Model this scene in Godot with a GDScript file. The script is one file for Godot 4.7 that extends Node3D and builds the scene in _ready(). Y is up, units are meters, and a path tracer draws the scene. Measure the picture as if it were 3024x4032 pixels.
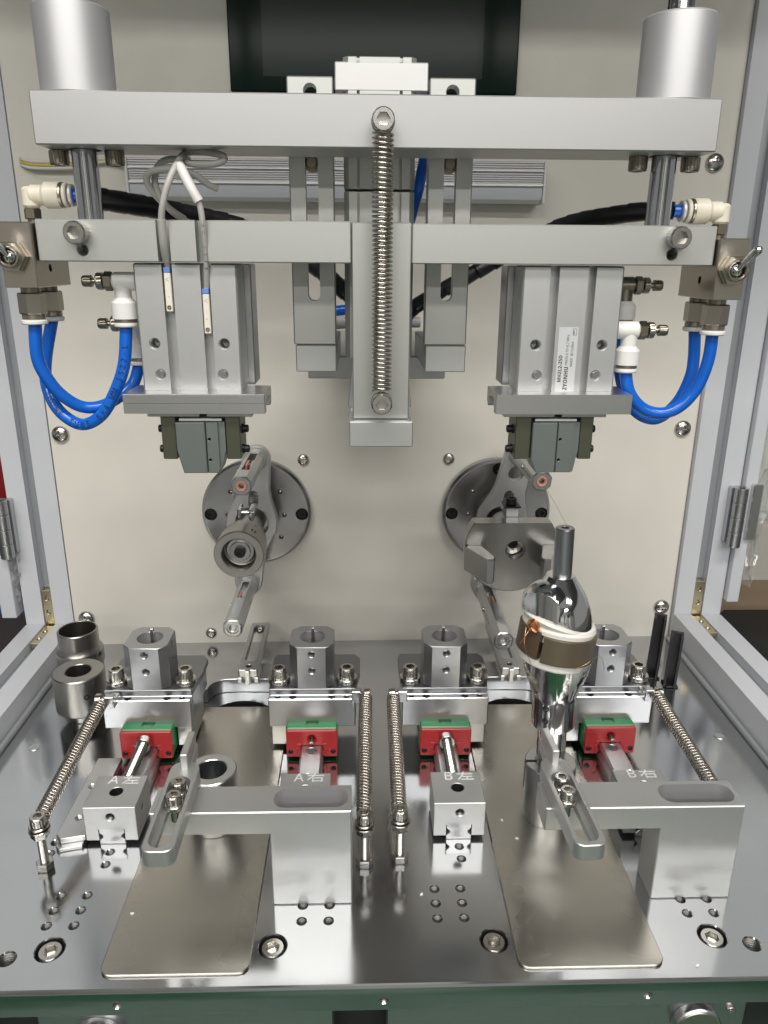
extends Node3D
# All shapes are given in millimetres; S turns them into metres. y = 0 is the top of the machine table, z = 0 its back panel.
const S := 0.001

class MB:
	var v := PackedVector3Array()
	var n := PackedVector3Array()

	func tri(a: Vector3, b: Vector3, c: Vector3, na: Vector3, nb: Vector3, nc: Vector3) -> void:
		if (b - a).cross(c - a).dot(na + nb + nc) > 0.0:
			v.append(a); v.append(c); v.append(b)
			n.append(na); n.append(nc); n.append(nb)
		else:
			v.append(a); v.append(b); v.append(c)
			n.append(na); n.append(nb); n.append(nc)

	func quad(a: Vector3, b: Vector3, c: Vector3, d: Vector3, nn: Vector3) -> void:
		tri(a, b, c, nn, nn, nn)
		tri(a, c, d, nn, nn, nn)

	func add(o: MB, t: Transform3D = Transform3D()) -> MB:
		var nb := t.basis.inverse().transposed()
		var flip := t.basis.determinant() < 0.0
		for i in range(0, o.v.size(), 3):
			for k in ([0, 2, 1] if flip else [0, 1, 2]):
				v.append(t * o.v[i + k])
				n.append((nb * o.n[i + k]).normalized())
		return self

	func box(lo: Vector3, hi: Vector3, bev := 0.3, t: Transform3D = Transform3D()) -> MB:
		var c := (lo + hi) * 0.5
		var h := (hi - lo) * 0.5
		bev = minf(bev, minf(h.x, minf(h.y, h.z)) * 0.8)
		var nb := t.basis
		var p := func(s: Vector3, ax: int) -> Vector3:
			var q := s * (h - Vector3(bev, bev, bev))
			q[ax] = s[ax] * h[ax]
			return t * (c + q)
		for ax in 3:
			var b := (ax + 1) % 3
			var d := (ax + 2) % 3
			for sg: float in [-1.0, 1.0]:
				var pts := []
				for k: Array in [[-1.0, -1.0], [1.0, -1.0], [1.0, 1.0], [-1.0, 1.0]]:
					var s := Vector3()
					s[ax] = sg; s[b] = k[0]; s[d] = k[1]
					pts.append(p.call(s, ax))
				var nn := Vector3()
				nn[ax] = sg
				quad(pts[0], pts[1], pts[2], pts[3], (nb * nn).normalized())
			if bev > 0.0:
				for sa: float in [-1.0, 1.0]:
					for sb: float in [-1.0, 1.0]:
						var s1 := Vector3(); var s2 := Vector3()
						s1[ax] = sa; s1[b] = sb; s1[d] = -1.0
						s2[ax] = sa; s2[b] = sb; s2[d] = 1.0
						var nn := Vector3()
						nn[ax] = sa; nn[b] = sb
						quad(p.call(s1, ax), p.call(s2, ax), p.call(s2, b), p.call(s1, b), (nb * nn).normalized())
		if bev > 0.0:
			for x: float in [-1.0, 1.0]:
				for y: float in [-1.0, 1.0]:
					for z: float in [-1.0, 1.0]:
						var s := Vector3(x, y, z)
						var nn := (nb * s).normalized()
						tri(p.call(s, 0), p.call(s, 1), p.call(s, 2), nn, nn, nn)
		return self

	# turns a profile of (radius, height) round the local y axis
	func lathe(prof: Array, t: Transform3D = Transform3D(), seg := 32, smooth := 0.0) -> MB:
		var m := prof.size()
		var sn: Array[Vector2] = []
		for i in m - 1:
			var d: Vector2 = prof[i + 1] - prof[i]
			sn.append(Vector2(d.y, -d.x).normalized())
		var n0: Array[Vector2] = []
		var n1: Array[Vector2] = []
		for i in m - 1:
			var a := sn[i]
			var b := sn[i]
			if i > 0 and absf(sn[i - 1].angle_to(sn[i])) < smooth:
				a = (sn[i - 1] + sn[i]).normalized()
			if i < m - 2 and absf(sn[i + 1].angle_to(sn[i])) < smooth:
				b = (sn[i + 1] + sn[i]).normalized()
			n0.append(a); n1.append(b)
		var nb := t.basis
		for k in seg:
			var a0 := TAU * k / seg
			var a1 := TAU * ((k + 1) % seg) / seg
			var c0 := Vector2(cos(a0), sin(a0))
			var c1 := Vector2(cos(a1), sin(a1))
			var m0 := c0
			var m1 := c1
			if seg <= 8:
				m0 = (c0 + c1).normalized(); m1 = m0
			for i in m - 1:
				var p: Vector2 = prof[i]
				var q: Vector2 = prof[i + 1]
				var A := t * Vector3(p.x * c0.x, p.y, p.x * c0.y)
				var B := t * Vector3(p.x * c1.x, p.y, p.x * c1.y)
				var C := t * Vector3(q.x * c1.x, q.y, q.x * c1.y)
				var D := t * Vector3(q.x * c0.x, q.y, q.x * c0.y)
				var nA := nb * Vector3(n0[i].x * m0.x, n0[i].y, n0[i].x * m0.y)
				var nB := nb * Vector3(n0[i].x * m1.x, n0[i].y, n0[i].x * m1.y)
				var nC := nb * Vector3(n1[i].x * m1.x, n1[i].y, n1[i].x * m1.y)
				var nD := nb * Vector3(n1[i].x * m0.x, n1[i].y, n1[i].x * m0.y)
				if p.x > 1e-5:
					tri(A, B, C, nA, nB, nC)
				if q.x > 1e-5:
					tri(A, C, D, nA, nC, nD)
		return self

	func cyl(a: Vector3, b: Vector3, r: float, bev := 0.3, seg := 28) -> MB:
		var l := a.distance_to(b)
		bev = minf(bev, minf(r, l) * 0.45)
		return lathe([Vector2(0, 0), Vector2(r - bev, 0), Vector2(r, bev), Vector2(r, l - bev), Vector2(r - bev, l), Vector2(0, l)], MB.along(a, b), seg)

	func ring(a: Vector3, b: Vector3, ro: float, ri: float, bev := 0.3, seg := 40) -> MB:
		var l := a.distance_to(b)
		return lathe([Vector2(ri, bev), Vector2(ri + bev, 0), Vector2(ro - bev, 0), Vector2(ro, bev), Vector2(ro, l - bev), Vector2(ro - bev, l), Vector2(ri + bev, l), Vector2(ri, l - bev), Vector2(ri, bev)], MB.along(a, b), seg)

	func tube(pts: PackedVector3Array, r: float, sides := 10, caps := true) -> MB:
		var fr := pts[1] - pts[0]
		var u := fr.cross(Vector3(0.31, 0.9, 0.27)).normalized()
		var prev: Array[Vector3] = []
		var prevn: Array[Vector3] = []
		for i in pts.size():
			var d := (pts[mini(i + 1, pts.size() - 1)] - pts[maxi(i - 1, 0)]).normalized()
			u = (u - d * u.dot(d)).normalized()
			var w := d.cross(u)
			var cur: Array[Vector3] = []
			var curn: Array[Vector3] = []
			for k in sides:
				var a := TAU * k / sides
				var nn := u * cos(a) + w * sin(a)
				cur.append(pts[i] + nn * r)
				curn.append(nn)
			if i > 0:
				for k in sides:
					var j := (k + 1) % sides
					tri(prev[k], prev[j], cur[j], prevn[k], prevn[j], curn[j])
					tri(prev[k], cur[j], cur[k], prevn[k], curn[j], curn[k])
			if caps and (i == 0 or i == pts.size() - 1):
				var nn := -d if i == 0 else d
				for k in sides:
					tri(pts[i], cur[k], cur[(k + 1) % sides], nn, nn, nn)
			prev = cur; prevn = curn
		return self

	func spring(a: Vector3, b: Vector3, R: float, r: float, turns: float, per := 14, sides := 6) -> MB:
		var t := MB.along(a, b)
		var l := a.distance_to(b)
		var pts := PackedVector3Array()
		var cnt := int(turns * per)
		for i in cnt + 1:
			var an := TAU * turns * i / cnt
			pts.append(t * Vector3(R * cos(an), l * i / cnt, R * sin(an)))
		return tube(pts, r, sides)

	# a flat outline raised along local z from 0 to h
	func prism(poly: PackedVector2Array, h: float, t: Transform3D = Transform3D(), bev := 0.3) -> MB:
		if Geometry2D.is_polygon_clockwise(poly):
			poly = poly.duplicate()
			poly.reverse()
		var m := poly.size()
		var ins := PackedVector2Array()
		var en: Array[Vector2] = []
		for i in m:
			var e := (poly[(i + 1) % m] - poly[i]).normalized()
			en.append(Vector2(e.y, -e.x))
		var area := 0.0
		for i in m:
			area += poly[i].cross(poly[(i + 1) % m])
		if area < 0.0:
			for i in m:
				en[i] = -en[i]
		for i in m:
			var na := en[(i + m - 1) % m]
			var nb2 := en[i]
			var bis := (na + nb2)
			ins.append(poly[i] - bis / maxf(0.3, 1.0 + na.dot(nb2)) * bev)
		var nb := t.basis
		for i in m:
			var j := (i + 1) % m
			var sm0 := en[i]
			var sm1 := en[i]
			var pi := en[(i + m - 1) % m]
			var ni := en[j]
			if absf(pi.angle_to(en[i])) < 0.45:
				sm0 = (pi + en[i]).normalized()
			if absf(ni.angle_to(en[i])) < 0.45:
				sm1 = (ni + en[i]).normalized()
			var w0 := nb * Vector3(sm0.x, sm0.y, 0)
			var w1 := nb * Vector3(sm1.x, sm1.y, 0)
			var A := t * Vector3(poly[i].x, poly[i].y, bev)
			var B := t * Vector3(poly[j].x, poly[j].y, bev)
			var C := t * Vector3(poly[j].x, poly[j].y, h - bev)
			var D := t * Vector3(poly[i].x, poly[i].y, h - bev)
			tri(A, B, C, w0, w1, w1)
			tri(A, C, D, w0, w1, w0)
			if bev > 0.0:
				var E := t * Vector3(ins[i].x, ins[i].y, h)
				var F := t * Vector3(ins[j].x, ins[j].y, h)
				var up := nb * Vector3(0, 0, 0.7)
				quad(D, C, F, E, (w0 * 0.7 + up).normalized())
				E = t * Vector3(ins[i].x, ins[i].y, 0)
				F = t * Vector3(ins[j].x, ins[j].y, 0)
				quad(A, B, F, E, (w0 * 0.7 - up).normalized())
		var use := ins if bev > 0.0 else poly
		var idx := Geometry2D.triangulate_polygon(use)
		var nz := nb * Vector3(0, 0, 1)
		for i in range(0, idx.size(), 3):
			var a := use[idx[i]]
			var b := use[idx[i + 1]]
			var c := use[idx[i + 2]]
			tri(t * Vector3(a.x, a.y, h), t * Vector3(b.x, b.y, h), t * Vector3(c.x, c.y, h), nz, nz, nz)
			tri(t * Vector3(a.x, a.y, 0), t * Vector3(b.x, b.y, 0), t * Vector3(c.x, c.y, 0), -nz, -nz, -nz)
		return self

	func mesh(o: Vector3 = Vector3.ZERO, s := 1.0) -> ArrayMesh:
		var arr := []
		arr.resize(Mesh.ARRAY_MAX)
		var w := v.duplicate()
		if s != 1.0 or o != Vector3.ZERO:
			for i in w.size():
				w[i] = (w[i] - o) * s
		arr[Mesh.ARRAY_VERTEX] = w
		arr[Mesh.ARRAY_NORMAL] = n
		var am := ArrayMesh.new()
		am.add_surface_from_arrays(Mesh.PRIMITIVE_TRIANGLES, arr)
		return am

	static func along(a: Vector3, b: Vector3) -> Transform3D:
		var y := (b - a).normalized()
		var x := y.cross(Vector3(0, 0, 1))
		if x.length() < 0.01:
			x = y.cross(Vector3(0, 1, 0))
			x = -x
		x = x.normalized()
		return Transform3D(Basis(x, y, x.cross(y)), a)


# ---------------------------------------------------------------- helpers
var org := {}

func mb() -> MB:
	return MB.new()

func at(p: Vector3, turn_y := 0.0) -> Transform3D:
	return Transform3D(Basis(Vector3.UP, turn_y), p)

func curve(pts: Array, per := 6) -> PackedVector3Array:
	var out := PackedVector3Array()
	for i in pts.size() - 1:
		var p0: Vector3 = pts[maxi(i - 1, 0)]
		var p1: Vector3 = pts[i]
		var p2: Vector3 = pts[i + 1]
		var p3: Vector3 = pts[mini(i + 2, pts.size() - 1)]
		for k in per:
			out.append(p1.cubic_interpolate(p2, p0, p3, float(k) / per))
	out.append(pts[-1])
	return out

# A solid minus the cutters (or kept only inside them), with soft normals where faces meet at a small angle.
# The engine works a boolean out only when a frame has passed, so the scene is built twice: the first pass orders
# all booleans (and is thrown away), the second takes their results in the same order.
var ordered: Array[CSGCombiner3D] = []
var ordering := true
var taken := 0

func cut(base: MB, cutters: Array, keep := false, soft := 32.0) -> MB:
	if ordering:
		var root := CSGCombiner3D.new()
		root.name = "boolean_%d" % ordered.size()
		root.calculate_tangents = false
		var b := CSGMesh3D.new()
		b.mesh = base.mesh()
		root.add_child(b)
		for c: MB in cutters:
			var k := CSGMesh3D.new()
			k.mesh = c.mesh()
			k.operation = CSGShape3D.OPERATION_INTERSECTION if keep else CSGShape3D.OPERATION_SUBTRACTION
			root.add_child(k)
		add_child(root)
		ordered.append(root)
		return base
	var am := ordered[taken].bake_static_mesh()
	taken += 1
	var out := mb()
	for sidx in (am.get_surface_count() if am else 0):
		var arr := am.surface_get_arrays(sidx)
		var vs: PackedVector3Array = arr[Mesh.ARRAY_VERTEX]
		var ix = arr[Mesh.ARRAY_INDEX]
		if ix != null and ix.size() > 0:
			for i in ix:
				out.v.append(vs[i])
		else:
			out.v.append_array(vs)
	if out.v.is_empty():
		print("empty boolean ", taken - 1)
		return base
	return soften(out, soft)

# parts a cut solid in two: the faces whose middle passes the test, and the rest
func split(b: MB, test: Callable) -> Array:
	var a := mb()
	var c := mb()
	for i in range(0, b.v.size(), 3):
		var to: MB = a if test.call((b.v[i] + b.v[i + 1] + b.v[i + 2]) / 3.0) else c
		for k in 3:
			to.v.append(b.v[i + k])
			to.n.append(b.n[i + k])
	return [a, c]

func soften(o: MB, deg: float) -> MB:
	var cs := cos(deg_to_rad(deg))
	var at_point := {}
	var fn := PackedVector3Array()
	var m := o.v.size() / 3
	for i in m:
		var g := (o.v[i * 3 + 2] - o.v[i * 3]).cross(o.v[i * 3 + 1] - o.v[i * 3])
		fn.append(g)
		for k in 3:
			var key := Vector3i((o.v[i * 3 + k] * 500.0).round())
			if not at_point.has(key):
				at_point[key] = PackedInt32Array()
			at_point[key].append(i)
	o.n.resize(o.v.size())
	for i in m:
		var u := fn[i].normalized()
		for k in 3:
			var key := Vector3i((o.v[i * 3 + k] * 500.0).round())
			var sum := Vector3.ZERO
			for f in at_point[key]:
				if fn[f].normalized().dot(u) > cs:
					sum += fn[f]
			o.n[i * 3 + k] = sum.normalized() if sum.length() > 1e-9 else (u if u != Vector3.ZERO else Vector3.UP)
	return o

# a drill for cut(): from p along d, with a countersunk rim and, if asked, thread ridges
func drill(p: Vector3, d: Vector3, r: float, depth: float, ch := 0.4, thread := 0.0, seg := 20) -> MB:
	var prof := [Vector2(0, -0.6), Vector2(r + ch + 0.6, -0.6), Vector2(r, ch)]
	if thread > 0.0:
		var h := ch
		while h < depth - thread:
			prof.append(Vector2(r + thread * 0.35, h + thread * 0.5))
			prof.append(Vector2(r, h + thread))
			h += thread
	prof.append(Vector2(r, depth))
	prof.append(Vector2(0, depth + r * 0.4))
	return mb().lathe(prof, MB.along(p, p + d), seg)

func stadium(x0: float, x1: float, z0: float, z1: float, r := -1.0, k := 8) -> PackedVector2Array:
	var p := PackedVector2Array()
	if r < 0.0:
		r = minf(x1 - x0, z1 - z0) * 0.5 - 0.001
	for c: Array in [[x1 - r, z1 - r, 0.0], [x0 + r, z1 - r, PI / 2], [x0 + r, z0 + r, PI], [x1 - r, z0 + r, PI * 1.5]]:
		for i in k + 1:
			var a: float = c[2] + PI / 2 * i / k
			p.append(Vector2(c[0] + r * cos(a), c[1] + r * sin(a)))
	return p

# local x, y of an outline become world x, z and its height world y
func flat(y: float) -> Transform3D:
	return Transform3D(Basis(Vector3(1, 0, 0), Vector3(0, 0, 1), Vector3(0, 1, 0)), Vector3(0, y, 0))

# local x, y of an outline become world x, y and its height world z
func upright(z: float) -> Transform3D:
	return Transform3D(Basis(), Vector3(0, 0, z))

var screws := {}
# hexagon socket cap screw head, standing on y = 0
func cap_head(r: float, h: float, knurl := true) -> MB:
	var key := "%.2f %.2f %s" % [r, h, knurl]
	if not screws.has(key):
		var b := mb()
		if knurl:
			var ks := 44
			var prof := [Vector2(0, 0), Vector2(r - 0.2, 0), Vector2(r, 0.2), Vector2(r, h * 0.78), Vector2(r * 0.975, h * 0.82), Vector2(r * 0.975, h * 0.9), Vector2(r * 0.88, h), Vector2(0, h)]
			b.lathe(prof, Transform3D(), ks)
			for i in b.v.size():
				var q := b.v[i]
				if q.y > 0.1 and q.y < h * 0.8:
					var a := atan2(q.z, q.x)
					var kk := int(round(a / TAU * ks))
					if kk % 2 == 0:
						q.x *= 0.965; q.z *= 0.965
						b.v[i] = q
		else:
			b.lathe([Vector2(0, 0), Vector2(r - 0.2, 0), Vector2(r, 0.2), Vector2(r, h * 0.86), Vector2(r * 0.88, h), Vector2(0, h)], Transform3D(), 32)
		var hex := mb().lathe([Vector2(0, h * 0.4), Vector2(r * 0.6, h * 0.45), Vector2(r * 0.6, h - 0.02), Vector2(r * 0.68, h + 0.3), Vector2(0, h + 0.3)], Transform3D(), 6)
		screws[key] = cut(b, [hex], false, 20.0)
	return screws[key]

# domed cross-slot screw head standing on y = 0
func pan_head(r: float, h: float) -> MB:
	var key := "pan %.2f %.2f" % [r, h]
	if not screws.has(key):
		var prof := [Vector2(0, 0), Vector2(r, 0), Vector2(r, h * 0.2)]
		for i in range(1, 9):
			var a := PI / 2 * i / 8.0
			prof.append(Vector2(r * cos(a), h * 0.2 + h * 0.8 * sin(a)))
		prof[-1].x = 0.0
		var b := mb().lathe(prof, Transform3D(), 32, 0.5)
		var w := r * 0.12
		screws[key] = cut(b, [mb().box(Vector3(-r * 0.5, h * 0.5, -w), Vector3(r * 0.5, h * 1.2, w), 0.0), mb().box(Vector3(-w, h * 0.52, -r * 0.5), Vector3(w, h * 1.21, r * 0.5), 0.0)], false, 30.0)
	return screws[key]

func hex_nut(r: float, ri: float, h: float) -> MB:
	return mb().lathe([Vector2(ri, 0), Vector2(r - 0.5, 0), Vector2(r, 0.5), Vector2(r, h - 0.5), Vector2(r - 0.5, h), Vector2(ri, h), Vector2(ri, 0)], Transform3D(), 6)

func threaded(a: Vector3, b: Vector3, r: float, pitch := 1.0) -> MB:
	var l := a.distance_to(b)
	var prof := [Vector2(0, 0), Vector2(r * 0.86, 0)]
	var h := 0.0
	while h < l - pitch:
		prof.append(Vector2(r, h + pitch * 0.5))
		prof.append(Vector2(r * 0.86, h + pitch))
		h += pitch
	prof.append(Vector2(r * 0.86, l))
	prof.append(Vector2(0, l))
	return mb().lathe(prof, MB.along(a, b), 20)

func lettering(what: String, size: float, t: Transform3D, font_name := "Droid Sans", weight := 400, depth := 0.06) -> MB:
	var tm := TextMesh.new()
	var f := SystemFont.new()
	f.font_names = PackedStringArray([font_name])
	f.font_weight = weight
	tm.font = f
	tm.text = what
	tm.font_size = 64
	tm.pixel_size = size / 46.0
	tm.depth = depth
	tm.curve_step = 1.0
	var out := mb()
	for sidx in tm.get_surface_count():
		var arr := tm.surface_get_arrays(sidx)
		var vs: PackedVector3Array = arr[Mesh.ARRAY_VERTEX]
		var ns: PackedVector3Array = arr[Mesh.ARRAY_NORMAL]
		var ix = arr[Mesh.ARRAY_INDEX]
		if ix == null or ix.size() == 0:
			ix = range(vs.size())
		for i in range(0, ix.size(), 3):
			out.tri(t * vs[ix[i]], t * vs[ix[i + 1]], t * vs[ix[i + 2]], (t.basis * ns[ix[i]]).normalized(), (t.basis * ns[ix[i + 1]]).normalized(), (t.basis * ns[ix[i + 2]]).normalized())
	return out

# a character drawn by straight strokes [x0, y0, x1, y1] in a unit square, laid on the plane of t
func strokes(list: Array, size: Vector2, w: float, t: Transform3D, depth := 0.06) -> MB:
	var out := mb()
	for s: Array in list:
		var a := Vector3(s[0] * size.x, s[1] * size.y, 0)
		var b := Vector3(s[2] * size.x, s[3] * size.y, 0)
		var d := (b - a).normalized()
		var l := a.distance_to(b)
		var q := Transform3D(Basis(d, Vector3(-d.y, d.x, 0), Vector3(0, 0, 1)), a)
		out.box(Vector3(-w * 0.4, -w * 0.5, 0), Vector3(l + w * 0.4, w * 0.5, depth + 0.005 * out.v.size() / 100.0), 0.0, t * q)
	return out

func thing(nm: String, label: String, category: String, pos := Vector3.ZERO, group := "", kind := "") -> Node3D:
	var o := Node3D.new()
	o.name = numbered(nm)
	add_child(o)
	o.position = pos * S
	tag(o, label, category, group, kind)
	org[o] = pos
	return o

func tag(o: Node3D, label: String, category: String, group := "", kind := "") -> void:
	o.set_meta("label", label)
	o.set_meta("category", category)
	if group: o.set_meta("group", group)
	if kind: o.set_meta("kind", kind)

var used := {}
func numbered(nm: String) -> String:
	if not used.has(nm):
		used[nm] = 0
		return nm
	used[nm] += 1
	return "%s_%03d" % [nm, used[nm]]

func part(parent: Node3D, nm: String, b: MB, m: Material, label := "") -> MeshInstance3D:
	var o := MeshInstance3D.new()
	if b.v.is_empty():
		b.box(Vector3.ZERO, Vector3.ONE, 0.0)
	var k := 0
	var base := nm
	while parent.has_node(NodePath(nm)):
		k += 1
		nm = "%s_%03d" % [base, k]
	o.name = nm
	o.mesh = b.mesh(org[parent], S)
	o.material_override = null
	(o.mesh as ArrayMesh).surface_set_material(0, m)
	parent.add_child(o, true)
	org[o] = org[parent]
	if label: o.set_meta("label", label)
	return o

func solo(nm: String, b: MB, m: Material, label: String, category: String, pos: Vector3, group := "", kind := "") -> MeshInstance3D:
	var o := MeshInstance3D.new()
	o.name = numbered(nm)
	o.mesh = b.mesh(pos, S)
	(o.mesh as ArrayMesh).surface_set_material(0, m)
	add_child(o)
	o.position = pos * S
	tag(o, label, category, group, kind)
	org[o] = pos
	return o

func copy_of(o: Node3D, pos: Vector3, label: String) -> Node3D:
	var c := o.duplicate()
	c.name = numbered(str(o.name).rstrip("0123456789").trim_suffix("_"))
	add_child(c)
	c.position = pos * S
	c.set_meta("label", label)
	return c

# ---------------------------------------------------------------- materials
var mats := {}
var M := {}

func noise(seed_: int, freq: float, oct: int, lo: float, hi: float, size := 512, kind := FastNoiseLite.TYPE_SIMPLEX_SMOOTH) -> NoiseTexture2D:
	var f := FastNoiseLite.new()
	f.seed = seed_
	f.noise_type = kind
	f.frequency = freq
	f.fractal_octaves = oct
	var t := NoiseTexture2D.new()
	t.width = size
	t.height = size
	t.seamless = true
	t.noise = f
	var g := Gradient.new()
	g.set_color(0, Color(lo, lo, lo))
	g.set_color(1, Color(hi, hi, hi))
	t.color_ramp = g
	return t

# the same in floating point, so that small ranges show no steps
func smooth_noise(seed_: int, freq: float, oct: int, lo: float, hi: float, size := 192) -> ImageTexture:
	var f := FastNoiseLite.new()
	f.seed = seed_
	f.frequency = freq
	f.fractal_octaves = oct
	var im := Image.create(size, size, false, Image.FORMAT_RGBF)
	for y in size:
		for x in size:
			# a torus in four dimensions is out of reach, so the picture is mirrored to make it repeat
			var a := absf(x - size * 0.5)
			var b := absf(y - size * 0.5)
			var g := clampf(0.5 + 0.8 * f.get_noise_2d(a, b), 0.0, 1.0)
			g = lerpf(lo, hi, g)
			im.set_pixel(x, y, Color(g, g, g))
	return ImageTexture.create_from_image(im)

func mat(nm: String, c: Color, metal: float, rough: float, rough_tex: Texture2D = null, tile := 60.0, bump: Texture2D = null, bump_cm := 0.0, bump_tile := Vector3(20, 20, 20), spec := 0.5) -> StandardMaterial3D:
	var m := StandardMaterial3D.new()
	m.resource_name = nm
	m.albedo_color = c.linear_to_srgb()
	m.metallic = metal
	m.roughness = rough
	m.metallic_specular = spec
	m.uv1_triplanar = true
	m.uv1_scale = Vector3.ONE * (1000.0 / tile)
	if rough_tex:
		m.roughness = 1.0
		m.roughness_texture = rough_tex
	if bump:
		m.uv1_scale = Vector3(1000.0 / bump_tile.x, 1000.0 / bump_tile.y, 1000.0 / bump_tile.z)
		m.heightmap_enabled = true
		m.heightmap_texture = bump
		m.heightmap_scale = bump_cm
	M[nm] = m
	return m

func make_materials() -> void:
	var smudge := smooth_noise(3, 0.02, 3, 0.10, 0.19)
	var grain := noise(9, 0.25, 2, 0.3, 0.7, 256)
	var matte := smooth_noise(11, 0.05, 2, 0.435, 0.465, 96)
	mat("polished_plate", Color(0.50, 0.51, 0.525), 1.0, 0.1, smudge, 260.0)
	mat("satin_steel", Color(0.50, 0.475, 0.43), 1.0, 0.3, smooth_noise(5, 0.03, 3, 0.25, 0.35), 300.0)
	mat("anodised", Color(0.56, 0.565, 0.56), 0.86, 0.42, matte, 30.0, grain, 0.0003, Vector3(22, 22, 22))
	mat("anodised_beam", Color(0.46, 0.462, 0.46), 0.86, 0.44, matte, 30.0, grain, 0.0003, Vector3(22, 22, 22))
	mat("anodised_warm", Color(0.50, 0.51, 0.49), 0.86, 0.42, matte, 30.0, grain, 0.0004, Vector3(20, 20, 20))
	mat("white_anodised", Color(0.62, 0.62, 0.63), 0.8, 0.5)
	mat("milled", Color(0.52, 0.53, 0.54), 1.0, 0.3)
	mat("bright_milled", Color(0.64, 0.64, 0.64), 1.0, 0.3)
	mat("grey_steel", Color(0.44, 0.45, 0.465), 1.0, 0.32)
	mat("ground_steel", Color(0.40, 0.40, 0.395), 1.0, 0.27)
	mat("dull_steel", Color(0.37, 0.36, 0.335), 1.0, 0.32)
	mat("former_steel", Color(0.33, 0.325, 0.31), 1.0, 0.24)
	mat("shaded_bore_steel", Color(0.20, 0.195, 0.185), 1.0, 0.42)  # darker than the parts it lines: shade inside holes put into the colour
	mat("base_steel", Color(0.27, 0.275, 0.285), 1.0, 0.4)
	mat("rail_steel", Color(0.62, 0.62, 0.625), 1.0, 0.42)
	mat("chrome", Color(0.76, 0.76, 0.76), 1.0, 0.09)
	mat("rod_chrome", Color(0.60, 0.61, 0.63), 1.0, 0.14)
	mat("screw_steel", Color(0.50, 0.485, 0.455), 1.0, 0.24)
	mat("spring_steel", Color(0.52, 0.48, 0.43), 1.0, 0.24)
	mat("nickel", Color(0.45, 0.41, 0.35), 1.0, 0.28)
	mat("dark_nickel", Color(0.30, 0.27, 0.22), 1.0, 0.3)
	mat("brass", Color(0.56, 0.50, 0.34), 1.0, 0.3)
	mat("black_oxide", Color(0.012, 0.012, 0.013), 0.3, 0.38)
	mat("black_plastic", Color(0.012, 0.012, 0.014), 0.0, 0.45)
	mat("black_sleeve", Color(0.010, 0.010, 0.012), 0.0, 0.3)
	mat("rubber", Color(0.05, 0.05, 0.052), 0.0, 0.5)
	mat("olive", Color(0.14, 0.145, 0.105), 0.85, 0.4)  # grey aluminium with the green floor reflection put into its colour
	mat("jaw_grey", Color(0.25, 0.28, 0.265), 0.85, 0.4, matte, 30.0, grain, 0.00024, Vector3(20, 20, 20))  # anodised grey, faintly tinted with the green reflected from the floor
	mat("cream_plastic", Color(0.72, 0.67, 0.56), 0.0, 0.38)
	mat("white_plastic", Color(0.72, 0.72, 0.70), 0.0, 0.35)
	mat("blue_tube", Color(0.006, 0.115, 0.55), 0.0, 0.18)
	mat("print_black", Color(0.008, 0.012, 0.03), 0.0, 0.5)
	mat("ink", Color(0.02, 0.02, 0.02), 0.0, 0.6)
	mat("label_film", Color(0.62, 0.63, 0.64), 0.3, 0.4)
	mat("cable_grey", Color(0.40, 0.39, 0.37), 0.0, 0.42)
	mat("cable_white", Color(0.66, 0.64, 0.62), 0.0, 0.45)
	mat("cable_yellow", Color(0.55, 0.47, 0.10), 0.0, 0.45)
	mat("sensor_cream", Color(0.74, 0.70, 0.61), 0.0, 0.4)
	mat("sensor_blue", Color(0.13, 0.24, 0.62), 0.0, 0.4)
	mat("red_plastic", Color(0.36, 0.018, 0.02), 0.0, 0.36)
	mat("green_plastic", Color(0.008, 0.19, 0.055), 0.0, 0.34)
	mat("engraving", Color(0.80, 0.80, 0.80), 0.0, 0.6)
	mat("panel_paint", Color(0.70, 0.67, 0.605), 0.0, 0.42, smooth_noise(41, 0.05, 3, 0.36, 0.5), 230.0).albedo_texture = smooth_noise(43, 0.015, 3, 0.965, 1.0, 256)
	mat("frame_paint", Color(0.56, 0.575, 0.61), 0.0, 0.36)
	mat("slot_paint", Color(0.36, 0.38, 0.40), 0.5, 0.45)
	mat("screen_glass", Color(0.005, 0.016, 0.011), 0.0, 0.12, null, 60.0, null, 0.0, Vector3.ONE, 0.2)  # green tint stands for the workshop reflected in the glass
	mat("screen_area", Color(0.018, 0.032, 0.026), 0.0, 0.14, null, 60.0, null, 0.0, Vector3.ONE, 0.25)  # reflected green of the workshop put into the display colour
	mat("lamp_diffuser", Color(0.55, 0.57, 0.60), 0.0, 0.35)
	mat("lamina", Color(0.15, 0.125, 0.085), 0.55, 0.34)
	mat("lamina_red", Color(0.13, 0.09, 0.06), 0.5, 0.36)
	mat("nylon", Color(0.78, 0.76, 0.71), 0.0, 0.33)
	mat("copper", Color(0.80, 0.34, 0.17), 1.0, 0.28)
	mat("copper_wire", Color(0.70, 0.42, 0.25), 1.0, 0.3)
	mat("ceramic", Color(0.75, 0.42, 0.34), 0.0, 0.3)
	mat("ruby", Color(0.30, 0.02, 0.025), 0.0, 0.2)
	mat("green_floor_paint", Color(0.007, 0.062, 0.026), 0.0, 0.3, smooth_noise(61, 0.04, 3, 0.24, 0.38), 900.0)
	mat("carton", Color(0.34, 0.25, 0.17), 0.0, 0.7)
	mat("wrap", Color(0.62, 0.60, 0.55), 0.0, 0.3)
	mat("dark_paint", Color(0.02, 0.022, 0.022), 0.0, 0.5)
	mat("blue_paint", Color(0.03, 0.10, 0.32), 0.0, 0.5)
	mat("red_paint", Color(0.30, 0.012, 0.015), 0.0, 0.45)
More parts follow.
